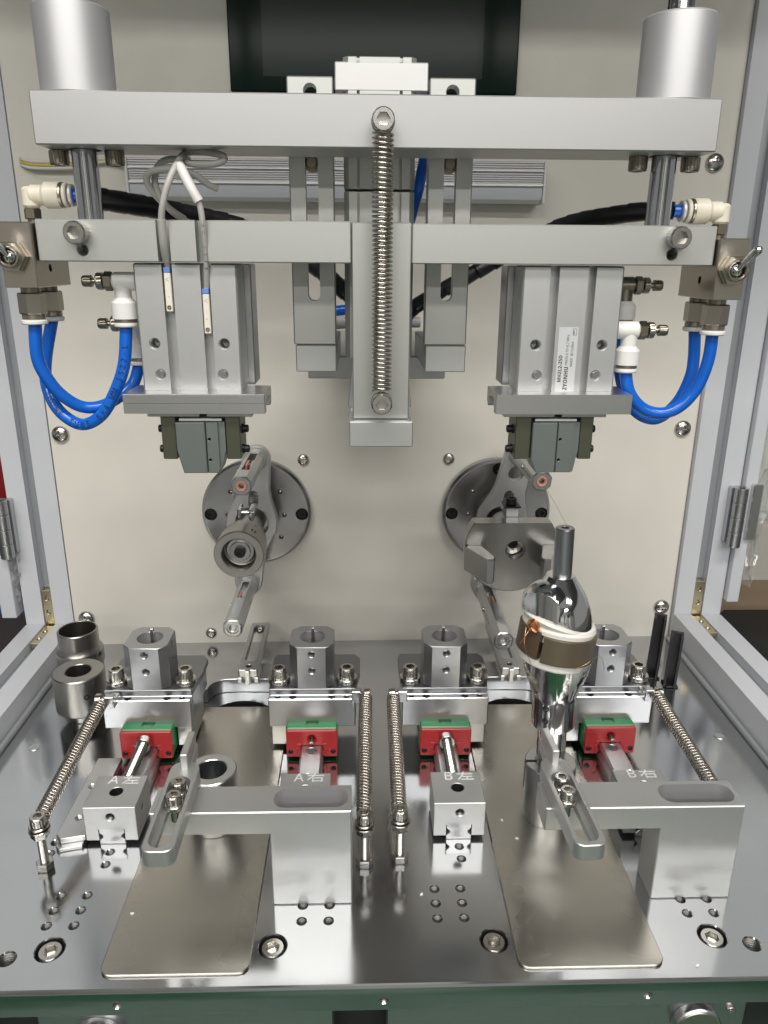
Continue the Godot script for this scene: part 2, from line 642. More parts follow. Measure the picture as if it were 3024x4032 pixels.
	mat("floor_grey", Color(0.27, 0.275, 0.27), 0.0, 0.45)
	mat("ceiling_paint", Color(0.22, 0.22, 0.22), 0.0, 0.8)
	mat("pale_wall", Color(0.62, 0.62, 0.60), 0.0, 0.7)
	mat("wall_paint", Color(0.5, 0.5, 0.49), 0.0, 0.8)
	var film := mat("clear_film", Color(0.85, 0.88, 0.86), 0.0, 0.12)
	film.transparency = BaseMaterial3D.TRANSPARENCY_ALPHA
	film.albedo_color.a = 0.16
	film.uv1_triplanar = false
	var glow := mat("lamp_glow", Color(0.9, 0.9, 0.9), 0.0, 0.5)
	glow.emission_enabled = true
	glow.emission = Color(0.96, 0.98, 1.0)
	glow.emission_energy_multiplier = 2.0
	var dim := mat("dim_glow", Color(0.8, 0.8, 0.8), 0.0, 0.5)
	dim.emission_enabled = true
	dim.emission = Color(0.95, 0.98, 1.0)
	dim.emission_energy_multiplier = 0.35


func _ready() -> void:
	# camera
	var cam := Camera3D.new()
	cam.name = "camera"
	add_child(cam)
	cam.transform = Transform3D(Basis(Vector3(0.999607, 0.006715, 0.0272), Vector3(0.00221, 0.948931, -0.315477), Vector3(-0.027929, 0.315413, 0.948543)).orthonormalized(), Vector3(0, 0.350, 0.6602))
	cam.fov = 67.8796
	cam.near = 0.02
	cam.far = 60.0
	cam.current = true
	# the grey light of the hall, and the exposure
	var we := WorldEnvironment.new()
	we.name = "hall_light"
	var env := Environment.new()
	env.background_mode = Environment.BG_COLOR
	env.background_color = Color(0.34, 0.34, 0.335).linear_to_srgb()
	env.tonemap_mode = Environment.TONE_MAPPER_LINEAR
	env.tonemap_exposure = 0.76
	env.sdfgi_enabled = true
	env.ssao_enabled = true
	env.ssil_enabled = true
	we.environment = env
	add_child(we)
	make_materials()
	build()
	for c in get_children():
		if c is Node3D and not c is Camera3D and not c is CSGShape3D:
			remove_child(c)
			c.free()
	for i in 3:
		await get_tree().process_frame
	org.clear()
	used.clear()
	screws.clear()
	ordering = false
	build()
	for r in ordered:
		remove_child(r)
		r.free()


func build() -> void:
	unseen_hall_lamp(Vector3(0, 1500, 1150), 4.0, 1.6, "nearest unseen strip lamp over the aisle, placed to light the machine")
	unseen_hall_lamp(Vector3(-1100, 1500, 2500), 4.1, 1.9, "left unseen strip lamp of the second row, placed to light the machine")
	unseen_hall_lamp(Vector3(1100, 1500, 2500), 4.1, 1.9, "right unseen strip lamp of the second row, placed to light the machine")
	unseen_hall_lamp(Vector3(0, 1500, 4200), 7.6, 3.4, "farthest unseen strip lamp over the aisle, placed to light the whole panel")
	unseen_hall_lamp(Vector3(0, 1500, -1300), 0.9, 3.6, "unseen broad dim lamp panel behind the machine, placed to brighten background and table sides", 700.0, "dim_glow")  # out of view, placed to brighten the background and the table sides
	hall()
	frame()
	back_panel()
	table()
	slides()
	chips()
	spring_posts()
	brackets()
	spindles()
	loose_bushings()
	armature()
	upper_beam()
	grippers()
	valves()
	cables()
	doors()


func unseen_hall_lamp(p: Vector3, energy: float, length: float, label: String, wide := 140.0, glow := "lamp_glow") -> void:  # lamps out of view, placed for light and reflections on the machine
	var o := thing("unseen_ceiling_lamp", label, "lamp", p, "unseen strip lamps over the aisle")
	var h := length * 500.0
	part(o, "housing", mb().box(p + Vector3(-h, 6, -wide - 10), p + Vector3(h, 60, wide + 10), 3.0), M.frame_paint)
	part(o, "diffuser", mb().box(p + Vector3(-h + 10, -6, -wide), p + Vector3(h - 10, 5.5, wide), 2.0), M[glow])
	var l := AreaLight3D.new()
	l.name = "lamp_light"
	l.area_size = Vector2(length - 0.02, wide * 0.002)
	l.light_energy = energy
	l.light_color = Color(1.0, 0.985, 0.96)
	l.shadow_enabled = true
	l.area_range = 12.0
	l.transform = Transform3D(Basis(Vector3(1, 0, 0), Vector3(0, 0, -1), Vector3(0, 1, 0)), Vector3(0, -0.012, 0))
	o.add_child(l)


func hall() -> void:
	var f := MeshInstance3D.new()
	f.name = "floor"
	var pm := PlaneMesh.new()
	pm.size = Vector2(14, 14)
	pm.material = M.floor_grey  # grey out of view keeps far reflections from turning green
	f.mesh = pm
	f.position = Vector3(0, -0.85, 0)
	add_child(f)
	tag(f, "grey floor out of view beyond the green walkway, greying the reflections", "floor", "", "structure")
	solo("walkway", mb().box(Vector3(-3500, -850, -1600), Vector3(3500, -845, 1900), 0.0), M.green_floor_paint, "green painted walkway strip on the floor under and before the machine", "walkway", Vector3(0, -850, 150), "", "structure")  # green floor; its outer edge lies out of view, set for the reflections
	solo("workshop_wall", mb().box(Vector3(-4000, -849, -2600), Vector3(4000, 2500, -2500), 0.0), M.wall_paint, "dim grey workshop wall far behind the machine", "wall", Vector3(0, -849, -2550), "", "structure")
	var ww := Node3D.new()
	ww.name = "workshop_wall_001"
	add_child(ww)
	tag(ww, "unseen pale wall across the aisle with dark panels for streaks in polished rods", "wall", "", "structure")
	ww.position = Vector3(0, -849, 5600) * S
	org[ww] = Vector3(0, -849, 5600)
	part(ww, "wall", mb().box(Vector3(-5200, -849, 5600), Vector3(5200, 2600, 5700), 0.0), M.pale_wall)
	for d: Array in [[-4300, -3300], [-2500, -1900], [-1150, -450], [650, 1000], [1700, 2700], [3500, 4300]]:  # added dark door panels, for dark streaks in the polished rods
		part(ww, "door", mb().box(Vector3(d[0], -848, 5560), Vector3(d[1], 1250, 5599), 4.0), M.dark_paint)
	var opp := Node3D.new()
	opp.name = "unseen_cabinets"
	add_child(opp)
	tag(opp, "unseen pale cabinets across the aisle, placed to streak the polished metal", "machines", "", "structure")
	opp.position = Vector3(0, -849, 2600) * S
	org[opp] = Vector3(0, -849, 2600)
	for d: Array in [[-1900, -1150], [-950, -420], [520, 900], [1150, 1900]]:  # cabinets out of view, placed for pale streaks in polished metal
		part(opp, "cabinet", mb().box(Vector3(d[0], -848, 2350), Vector3(d[1], 420, 2900), 8.0), M.pale_wall)
		part(opp, "door", mb().box(Vector3(d[0] + 60, -780, 2342), Vector3(d[0] + 70, 380, 2352), 1.0), M.dark_paint)
	solo("ceiling", mb().box(Vector3(-5200, 1780, -2700), Vector3(5200, 1880, 5700), 0.0), M.ceiling_paint, "unseen dim grey ceiling above the strip lamps, darkening the reflections", "ceiling", Vector3(0, 1780, 1500), "", "structure")  # out of view, set dark for contrast in the polished metal
	# what shows past the right post
	var c := thing("wrapped_carton_stack", "cartons in cloudy plastic wrap stacked on the right behind the hinged door", "cartons", Vector3(560, -844, -330))
	for k in 6:
		part(c, "carton", mb().box(Vector3(430 + 4 * (k % 2), -844 + k * 180, -560), Vector3(760, -844 + k * 180 + 178, -180 - 6 * (k % 3)), 6.0), M.carton if k < 5 else M.wrap)
	part(c, "plastic_wrap", mb().box(Vector3(424, 60, -566), Vector3(768, 330, -170), 14.0), M.wrap)
	var d := thing("dark_cabinet", "black equipment cabinet low in the shade right of the frame", "cabinet", Vector3(600, -844.6, 60))
	part(d, "body", mb().box(Vector3(420, -844.6, -150), Vector3(800, -40, 260), 6.0), M.dark_paint)
	part(d, "door", mb().box(Vector3(440, -820, 260), Vector3(780, -70, 266), 2.0), M.dark_paint)
	part(d, "handle", mb().box(Vector3(460, -480, 266), Vector3(470, -380, 280), 2.0), M.black_plastic)
	var r := thing("green_yellow_dome", "small round green and yellow object on the dark cabinet", "lamp", Vector3(455, -40, 30))  # plain round green and yellow object, gives no light
	part(r, "base", mb().cyl(Vector3(455, -40, 30), Vector3(455, -30, 30), 20, 2), M.green_plastic)
	part(r, "dome", mb().lathe([Vector2(0, 0), Vector2(14, 0), Vector2(13, 6), Vector2(8, 11), Vector2(0, 13)], at(Vector3(455, -30, 30)), 24, 0.8), M.cable_yellow)
	solo("power_cable", mb().tube(curve([Vector3(470, 90, -60), Vector3(440, 40, 0), Vector3(415, -10, 40), Vector3(400, -38, 90), Vector3(410, -39, 200)]), 5.0), M.black_plastic, "thick black cable hanging down to the cabinet right of the frame", "cable", Vector3(440, 0, 20))
	# what shows past the left post
	var b := thing("blue_crate", "blue crate in the shade beyond the left post", "crate", Vector3(-560, -844.6, -400))
	part(b, "body", mb().box(Vector3(-760, -844.6, -560), Vector3(-370, -52, -260), 6.0), M.blue_paint)
	part(b, "rim", mb().box(Vector3(-766, -51.7, -566), Vector3(-364, -40, -254), 3.0), M.blue_paint)
	var q := thing("red_cabinet", "red painted cabinet far left behind the hinge", "cabinet", Vector3(-700, -844.6, -700))
	part(q, "body", mb().box(Vector3(-1100, -844.6, -900), Vector3(-420, 260, -600), 8.0), M.red_paint)
	part(q, "door", mb().box(Vector3(-1080, -800, -600), Vector3(-440, 230, -594), 3.0), M.red_paint)
	part(q, "handle", mb().box(Vector3(-480, -200, -594), Vector3(-470, -80, -575), 3.0), M.black_plastic)
	var k2 := thing("black_block", "plain black block filling the dark area left of the frame", "bin", Vector3(-430, -844.6, 40))  # plain black block in the dark area left of the frame
	part(k2, "body", mb().box(Vector3(-700, -844.6, -160), Vector3(-345, -60, 250), 8.0), M.dark_paint)
	part(k2, "rim", mb().box(Vector3(-704, -59.6, -164), Vector3(-341, -48, 254), 3.0), M.dark_paint)


func frame() -> void:
	var r := 1.0
	# left post: slot towards the front
	var lp := thing("frame_post", "left upright of the white aluminium frame, slot facing front", "post", Vector3(-296, -20, -20), "frame uprights")
	part(lp, "profile", mb().prism(PackedVector2Array([Vector2(-318, 2), Vector2(-318, -44), Vector2(-273.6, -44), Vector2(-273.6, 2), Vector2(-291.3, 2), Vector2(-291.3, -10), Vector2(-301, -10), Vector2(-301, 2)]), 780, flat(-20), 0.6), M.frame_paint)
	part(lp, "slot_floor", mb().box(Vector3(-300.9, 54.5, -9.9), Vector3(-291.4, 758, -6), 0.3), M.slot_paint)
	var lb := thing("corner_bracket", "yellow zinc angle bracket in the slots of the left frame corner", "bracket", Vector3(-296, 19, 0), "zinc corner brackets")
	corner_bracket(lb, -300.6, -291.7, 20.0)
	var rp := thing("frame_post", "right upright of the white aluminium frame beside the hinge", "post", Vector3(322, -20, -20), "frame uprights")
	part(rp, "profile", mb().prism(PackedVector2Array([Vector2(300.2, 2), Vector2(300.2, -44), Vector2(345, -44), Vector2(345, 2), Vector2(327.2, 2), Vector2(327.2, -10), Vector2(316.8, -10), Vector2(316.8, 2)]), 780, flat(-20), 0.6), M.frame_paint)
	part(rp, "slot_floor", mb().box(Vector3(316.9, 61, -9.9), Vector3(327.1, 758, -6), 0.3), M.slot_paint)
	var rb := thing("corner_bracket", "yellow zinc angle bracket in the slots of the right frame corner", "bracket", Vector3(322, 25, 0), "zinc corner brackets")
	corner_bracket(rb, 317.3, 326.8, 26.3)
	for s: Array in [[-318.0, -273.8, -301.0, -291.3, 20.0, "left"], [300.8, 345.4, 317.2, 327.2, 26.3, "right"]]:
		var y: float = s[4]
		var o := thing("frame_rail", "%s side rail of the white frame running forward along the table" % s[5], "rail", Vector3((s[0] + s[1]) / 2, y - 44, 200), "frame side rails")
		var prof := PackedVector2Array([Vector2(s[0], y - 44), Vector2(s[1], y - 44), Vector2(s[1], y), Vector2(s[3], y), Vector2(s[3], y - 12), Vector2(s[2], y - 12), Vector2(s[2], y), Vector2(s[0], y)])
		part(o, "profile", mb().prism(prof, 440, upright(2.3), 0.6), M.frame_paint)
		part(o, "slot_floor", mb().box(Vector3(s[2] + 0.1, y - 11.9, 42), Vector3(s[3] - 0.1, y - 8, 440), 0.3), M.slot_paint)
	for s: Array in [[-270.6, "left"], [297.4, "right"]]:
		solo("edge_seal", mb().cyl(Vector3(s[0], 1.5, 3), Vector3(s[0], 1.5, 369), 2.6, 0.5, 16), M.slot_paint, "round grey seal strip along the %s edge of the table" % s[1], "seal", Vector3(s[0], 0, 186), "table edge seals")
	# roof out of view: carries the guide rods and shades the panel top
	var roof := thing("unseen_machine_roof", "unseen aluminium roof plate holding the guide rods and shading the panel top", "roof", Vector3(10, 640, 150))
	part(roof, "plate", mb().box(Vector3(-318, 640, -44), Vector3(345, 652, 330), 1.0), M.frame_paint)


func corner_bracket(o: Node3D, x0: float, x1: float, y: float) -> void:
	var up := mb().box(Vector3(x0, y - 4, -4), Vector3(x1, y + 34, 0.6), 0.5)
	var xm := (x0 + x1) / 2
	part(o, "upright_leg", cut(up, [drill(Vector3(xm, y + 26, 0.6), Vector3(0, 0, -1), 2.3, 3.5, 0.3, 0.7), drill(Vector3(xm, y + 12, 0.6), Vector3(0, 0, -1), 2.3, 3.5, 0.3, 0.7)]), M.brass)
	var fl := mb().box(Vector3(x0, y - 7, 3.0), Vector3(x1, y - 1.2, 38), 0.5)
	part(o, "flat_leg", cut(fl, [drill(Vector3(xm, y - 1.2, 15), Vector3(0, -1, 0), 2.3, 3.5, 0.3, 0.7), drill(Vector3(xm, y - 1.2, 29), Vector3(0, -1, 0), 2.3, 3.5, 0.3, 0.7)]), M.brass)
	for p: Vector3 in [Vector3(xm, y + 26, -2.4), Vector3(xm, y + 12, -2.4)]:
		part(o, "grub_screw", mb().cyl(p, p + Vector3(0, 0, 1.4), 1.9, 0.3, 16), M.brass)
	for p: Vector3 in [Vector3(xm, y - 4.2, 15), Vector3(xm, y - 4.2, 29)]:
		part(o, "grub_screw", mb().cyl(p, p + Vector3(0, 1.6, 0), 1.9, 0.3, 16), M.brass)


func back_panel() -> void:
	# the panel is turned by a degree, as the photograph shows it
	var o := thing("back_panel", "cream painted steel back panel of the machine with screws", "panel", Vector3(13.7, 0, 1.2))
	part(o, "sheet", mb().box(Vector3(-271.3, -4, -2.2), Vector3(299.6, 640, 0.6), 0.4), M.panel_paint)
	o.rotation.y = deg_to_rad(0.95)
	for p: Vector2 in [Vector2(-261.8, 204.1), Vector2(287.0, 207.8), Vector2(-259.7, 27.6), Vector2(289.2, 31.8), Vector2(284.3, 425.5)]:
		part(o, "dome_screw", mb().add(pan_head(7.4, 5.0), MB.along(Vector3(p.x, p.y, 0.6), Vector3(p.x, p.y, 10))), M.screw_steel)
	for p: Vector2 in [Vector2(-52.8, 180.3), Vector2(77.2, 180.7), Vector2(-144.7, 10.7)]:
		part(o, "cross_screw", mb().add(pan_head(5.2, 3.6), MB.along(Vector3(p.x, p.y, 0.6), Vector3(p.x, p.y, 10))), M.screw_steel)
	var s := thing("touch_screen", "dark touch screen with a black glossy rim behind the upper beam", "screen", Vector3(9, 471, 2))
	part(s, "bezel", mb().box(Vector3(-100, 470.5, 1.2), Vector3(119, 640, 5.5), 1.0), M.screen_glass)
	part(s, "display", mb().box(Vector3(-74.8, 481, 5.2), Vector3(92, 636, 5.8), 0.1), M.screen_area)
	# strip lamp fixed across the panel
	var l := thing("strip_light", "unlit ribbed aluminium strip light fixed across the back panel", "light", Vector3(-19, 392, 1))
	part(l, "housing", mb().box(Vector3(-177, 404.5, 1.5), Vector3(139.5, 421.5, 27), 0.6), M.white_anodised)
	for i in 9:
		var y := 407.2 + i * 1.62
		part(l, "rib", mb().box(Vector3(-176.8, y, 26.9), Vector3(139.3, y + 0.8, 28.6), 0.15), M.white_anodised)
	part(l, "diffuser", mb().prism(PackedVector2Array([Vector2(1.5, 393), Vector2(20, 392), Vector2(26, 394.5), Vector2(27.5, 398), Vector2(27.5, 404.3), Vector2(1.5, 404.3)]), 316.3, Transform3D(Basis(Vector3(0, 0, 1), Vector3(0, 1, 0), Vector3(1, 0, 0)), Vector3(-177, 0, 0)), 0.3), M.lamp_diffuser)
	part(l, "lip", mb().box(Vector3(-176.9, 403.6, 27.0), Vector3(139.4, 405.8, 30.0), 0.3), M.bright_milled)
	part(l, "lip", mb().box(Vector3(-176.9, 414.0, 27.0), Vector3(139.4, 415.4, 29.6), 0.3), M.bright_milled)
	for x: float in [-179.5, 139.6]:
		part(l, "end_cap", mb().box(Vector3(x, 391.5, 1.4), Vector3(x + 2.2, 422, 28.5), 0.6), M.white_plastic)


func table() -> void:
	var holes := []
	var pts := [[-174.6, 308.5], [-159.6, 308.5], [-174.7, 319.1], [-159.7, 319.1], [-174.8, 329.5], [-159.8, 329.5], [-34.5, 329.2], [-19.5, 329.2], [-34.6, 318.4], [-19.4, 318.4],
		[41.5, 307.9], [56.7, 307.8], [41.3, 318.4], [56.5, 318.3], [41.3, 328.9], [56.4, 328.8], [183.0, 328.3], [198.2, 328.3], [183.0, 318.3], [198.2, 318.3], [60.3, 284.5], [60.2, 274.2], [-156.6, 285.1], [-157.0, 274.8], [-193.8, 265.8], [-193.5, 275.3]]
	for p: Array in pts:
		holes.append(drill(Vector3(p[0], 0, p[1]), Vector3(0, -1, 0), 2.55, 11, 0.5, 1.0))
	for p: Array in [[-187.3, 350.0], [209.9, 349.1]]:
		holes.append(drill(Vector3(p[0], 0, p[1]), Vector3(0, -1, 0), 4.4, 14, 0.6, 1.5))
	var bolts := [[-167.0, 344.7], [-48.8, 345.1], [70.6, 344.0], [190.6, 343.5]]
	for p: Array in bolts:
		holes.append(drill(Vector3(p[0], 0, p[1]), Vector3(0, -1, 0), 7.6, 9, 0.5, 0.0, 40))
	for x: float in [-98.5, 121.5]:
		holes.append(mb().cyl(Vector3(x, -30, 134), Vector3(x, 10, 134), 28.7, 0.0, 56))
	for x: float in [-125.2, 10.3, 146.8]:
		holes.append(drill(Vector3(x, -10.4, 369.7), Vector3(0, 0, -1), 1.9, 8, 0.4, 0.8))
	var o := thing("table_plate", "polished steel table plate with tapped holes and a bright chamfered front edge", "table", Vector3(12, -16.5, 186))
	var slab := mb().prism(PackedVector2Array([Vector2(-4, -16.5), Vector2(369.7, -16.5), Vector2(369.7, -2.6), Vector2(368.4, 0), Vector2(-4, 0)]), 570, Transform3D(Basis(Vector3(0, 0, 1), Vector3(0, 1, 0), Vector3(1, 0, 0)), Vector3(-273, 0, 0)), 0.0)
	var whole := cut(slab, holes)
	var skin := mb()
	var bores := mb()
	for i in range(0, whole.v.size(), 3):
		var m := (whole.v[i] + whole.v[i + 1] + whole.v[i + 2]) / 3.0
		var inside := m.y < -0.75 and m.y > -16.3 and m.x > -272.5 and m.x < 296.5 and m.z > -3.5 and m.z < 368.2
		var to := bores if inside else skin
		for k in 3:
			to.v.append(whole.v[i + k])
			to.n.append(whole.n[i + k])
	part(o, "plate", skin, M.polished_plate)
	part(o, "bore_walls", bores, M.shaded_bore_steel)  # darker than the plate, for the shade inside the holes
	for p: Array in bolts:
		part(o, "countersunk_bolt", mb().add(cap_head(6.5, 8.0, false), at(Vector3(p[0], -8.8, p[1]), 0.4)), M.screw_steel)
	for p: Array in [[-247.0, 166.9], [276.7, 161.8]]:
		part(o, "plug", mb().cyl(Vector3(p[0], -0.2, p[1]), Vector3(p[0], 0.5, p[1]), 4.0, 0.2), M.bright_milled)
	# under the front edge
	var u := thing("front_apron", "grey steel apron under the front edge of the table", "apron", Vector3(12, -60, 360))
	part(u, "left_sheet", mb().box(Vector3(-168, -70, 352), Vector3(-16, -17, 366.5), 0.6), M.milled)
	part(u, "right_sheet", mb().box(Vector3(12, -70, 352), Vector3(202, -17, 366.5), 0.6), M.milled)
	part(u, "added_dark_deck", mb().box(Vector3(-273, -84, -40), Vector3(297, -76, 350), 0.6), M.dark_paint)  # added dark sheet that makes the table openings look black
	part(u, "added_dark_backing", mb().box(Vector3(-273, -75.8, 330), Vector3(297, -17.2, 346), 0.6), M.dark_paint)  # added dark sheet that darkens the gaps between the apron sheets
	for p: Array in [[-137.0, -33.5, "left"], [175.0, -31.5, "right"]]:
		var k := thing("silver_disc", "scuffed silver round disc under the table edge, the %s one" % p[2], "disc", Vector3(p[0], p[1], 367))  # plain round silver disc under the front edge
		part(k, "disc", mb().cyl(Vector3(p[0], p[1], 366.3), Vector3(p[0], p[1], 372), 12.5, 0.8, 48), M.bright_milled)
		part(k, "face", mb().cyl(Vector3(p[0], p[1], 371.8), Vector3(p[0], p[1], 372.4), 11.0, 0.1, 48), M.satin_steel)
	part(u, "screw", mb().add(cap_head(2.2, 2.0, false), MB.along(Vector3(193.5, -24, 366.4), Vector3(193.5, -24, 380))), M.screw_steel)
	for s: Array in [[-136.0, -59.5, "left"], [81.0, 157.8, "right"]]:
		var t := thing("drip_tray", "satin steel tray plate lying on the table, the %s one" % s[2], "tray", Vector3((s[0] + s[1]) / 2, 0.1, 240), "satin tray plates")
		part(t, "plate", mb().prism(stadium(s[0], s[1], 116.5, 362.4, 6.0), 1.5, flat(0.1), 0.4), M.satin_steel)
	# arched base plates round the two openings, with the slotted feeder arms standing on them
	for s: Array in [[-98.5, "left"], [121.5, "right"]]:
		var x: float = s[0]
		var a := thing("arch_plate", "grey arched steel plate round the table opening behind the %s tray" % s[1], "plate", Vector3(x, 0, 80))
		var outl := PackedVector2Array([Vector2(x - 40, 66), Vector2(x + 40, 66), Vector2(x + 40, 108), Vector2(x + 31, 108)])
		for k in 13:
			var an := PI * k / 12.0
			outl.append(Vector2(x + 14 * signf(cos(an)) * (1.0 if absf(cos(an)) > 0.01 else 0.0) + 16 * cos(an), 108 - 16 * sin(an)))
		outl.append(Vector2(x - 31, 108))
		outl.append(Vector2(x - 40, 108))
		part(a, "plate", mb().prism(outl, 12.6, flat(0.3), 0.4), M.milled)
		var f := thing("feeder_arm", "slotted steel feeder arm on a fork block behind the %s tray" % s[1], "arm", Vector3(x + 4.5, 13, 100))
		var fx := x + 2.6
		var arm := mb().prism(stadium(fx - 8.2, fx + 8.2, 12, 99, 1.5), 6.6, flat(18.6), 0.4)
		part(f, "arm", cut(arm, [mb().prism(stadium(fx - 5.0, fx + 5.0, 17, 84), 30, flat(5.0), 0.0), drill(Vector3(fx, 25.2, 92), Vector3(0, -1, 0), 2.4, 12, 0.5)]), M.milled)
		var fork := mb().box(Vector3(fx - 8.6, 13.2, 80), Vector3(fx + 8.6, 18.4, 100), 0.5)
		part(f, "fork", cut(fork, [mb().box(Vector3(fx - 5.4, 10, 94), Vector3(fx - 2.2, 40, 120), 0.0), mb().box(Vector3(fx + 2.2, 10, 94), Vector3(fx + 5.4, 40, 120), 0.0)]), M.milled)
		part(f, "tongue", mb().box(Vector3(fx - 1.8, 13.4, 99), Vector3(fx + 1.8, 26.0, 103), 0.3), M.bright_milled)
		part(f, "adjusting_screw", mb().add(cap_head(2.6, 3, false), at(Vector3(fx, 19.2, 20))), M.screw_steel)


const ZUO := [[0.03, 0.76, 0.97, 0.76], [0.45, 1.0, 0.36, 0.62], [0.36, 0.62, 0.08, 0.04], [0.36, 0.42, 0.92, 0.42], [0.64, 0.42, 0.64, 0.06], [0.26, 0.05, 1.0, 0.05]]
const YOU := [[0.03, 0.78, 0.97, 0.78], [0.44, 1.0, 0.34, 0.66], [0.34, 0.66, 0.03, 0.24], [0.34, 0.46, 0.9, 0.46], [0.34, 0.46, 0.34, 0.0], [0.9, 0.46, 0.9, 0.0], [0.34, 0.06, 0.9, 0.06]]

func slides() -> void:
	var names := [["A", true, -157.2, -1.0], ["A", false, -37.5, 1.0], ["B", true, 60.4, -1.0], ["B", false, 182.0, 1.0]]
	var rail: Node3D
	var block: Node3D
	var carriage: Node3D
	var tower: Node3D
	var block_mesh := mb().box(Vector3(-16.2, 3, 237.3), Vector3(16.2, 27.8, 268.1), 0.35)
	block_mesh = cut(block_mesh, [mb().box(Vector3(-8.2, -5, 230), Vector3(8.2, 11.4, 280), 0.0), drill(Vector3(0.2, 27.8, 253), Vector3(0, -1, 0), 4.2, 12, 0.3), drill(Vector3(0.2, 20.6, 268.1), Vector3(0, 0, -1), 2.6, 16, 0.5, 1.0), drill(Vector3(16.2, 17, 254), Vector3(-1, 0, 0), 2.6, 14, 0.4, 1.0)])
	var rail_prof := PackedVector2Array([Vector2(-8, 0.2), Vector2(8, 0.2), Vector2(8, 3.2), Vector2(5.8, 5.2), Vector2(5.8, 6.6), Vector2(7.8, 8.6), Vector2(7.8, 11.2), Vector2(6.6, 12.5), Vector2(-6.6, 12.5), Vector2(-7.8, 11.2), Vector2(-7.8, 8.6), Vector2(-5.8, 6.6), Vector2(-5.8, 5.2), Vector2(-8, 3.2)])
	var rail_mesh := cut(mb().prism(rail_prof, 148, upright(120), 0.3), [drill(Vector3(0, 12.5, 192), Vector3(0, -1, 0), 3.8, 7, 0.2, 0.0, 24), drill(Vector3(0, 12.5, 132), Vector3(0, -1, 0), 3.8, 7, 0.2, 0.0, 24), drill(Vector3(0, 12.5, 252), Vector3(0, -1, 0), 3.8, 7, 0.2, 0.0, 24)])
	var oct := PackedVector2Array([Vector2(-10.2, 170), Vector2(10.2, 170), Vector2(16, 164.5), Vector2(16, 141.5), Vector2(10.5, 135.6), Vector2(-10.5, 135.6), Vector2(-16, 141.5), Vector2(-16, 164.5)])
	var tower_mesh := cut(mb().prism(oct, 34.0, flat(50.2), 0.5), [
		drill(Vector3(0.3, 84.2, 153), Vector3(0, -1, 0), 9.0, 27, 0.5, 0.0, 40), drill(Vector3(0.2, 78.8, 170), Vector3(0, 0, -1), 2.6, 7, 0.4, 0.8), drill(Vector3(0.2, 65.3, 170), Vector3(0, 0, -1), 2.6, 7, 0.4, 0.8),
		drill(Vector3(16, 78.5, 153), Vector3(-1, 0, 0), 2.6, 6, 0.4, 0.8), drill(Vector3(16, 65.5, 153), Vector3(-1, 0, 0), 2.6, 6, 0.4, 0.8)])
	var base_poly := PackedVector2Array([Vector2(-31.4, 169.8), Vector2(31.4, 169.8), Vector2(35, 146), Vector2(35, 124), Vector2(31, 118), Vector2(-31, 118), Vector2(-33, 124), Vector2(-33, 146)])
	var plate_mesh := cut(mb().box(Vector3(-31.8, 22.2, 170.0), Vector3(31.8, 45.4, 176.0), 0.7), [drill(Vector3(-25, 45.4, 173.2), Vector3(0, -1, 0), 1.9, 8, 0.2), drill(Vector3(-14, 45.4, 173.2), Vector3(0, -1, 0), 2.5, 8, 0.2), drill(Vector3(14.4, 45.4, 173.2), Vector3(0, -1, 0), 2.5, 8, 0.2), drill(Vector3(25.3, 45.4, 173.2), Vector3(0, -1, 0), 1.9, 8, 0.2)])
	for i in 4:
		var ch: String = names[i][0]
		var left: bool = names[i][1]
		var cx: float = names[i][2]
		var mark := ch + (" left" if left else " right")
		var where: String = ["far left", "inner left", "inner right", "far right"][i]
		var o3 := Vector3(cx, 0, 194)
		# rail
		var lab := "ground steel linear rail running under the stop block marked " + mark
		if rail == null:
			rail = thing("linear_rail", lab, "rail", Vector3(0, 0, 194), "linear guide rails")
			part(rail, "rail", rail_mesh, M.rail_steel)
			part(rail, "plug", mb().cyl(Vector3(0, 8.0, 252), Vector3(0, 12.2, 252), 3.6, 0.2), M.ground_steel)
			rail.position = o3 * S
		else:
			copy_of(rail, o3, lab)
		# stop block
		lab = "grey aluminium stop block engraved in white with the sign for " + mark
		var bo: Node3D
		if block == null:
			block = thing("stop_block", lab, "block", Vector3(0, 0, 253), "engraved stop blocks")
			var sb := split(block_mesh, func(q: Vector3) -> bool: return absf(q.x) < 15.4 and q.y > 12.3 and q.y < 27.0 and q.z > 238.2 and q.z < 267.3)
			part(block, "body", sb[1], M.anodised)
			part(block, "bore_walls", sb[0], M.shaded_bore_steel)  # darker than the block, for the shade inside its holes
			block.position = Vector3(cx, 0, 253) * S
			bo = block
		else:
			bo = block.duplicate()
			for c in bo.get_children():
				if not str(c.name).begins_with("bo"):
					bo.remove_child(c)
					c.free()
			bo.name = numbered("stop_block")
			add_child(bo)
			bo.position = Vector3(cx, 0, 253) * S
			bo.set_meta("label", lab)
		org[bo] = Vector3(0, 0, 253)
		var tt := Transform3D(Basis(Vector3(1, 0, 0), Vector3(0, 0, -1), Vector3(0, 1, 0)), Vector3(-4.6, 27.83, 245.2))
		part(bo, "lettering", lettering(ch, 7.6, tt.translated(Vector3(0, 0, -3.6)), "Droid Sans", 400, 0.1), M.engraving)
		part(bo, "lettering", strokes(ZUO if left else YOU, Vector2(10.6, 7.6), 0.85, Transform3D(tt.basis, Vector3(1.0, 27.78, 245.4))), M.engraving)
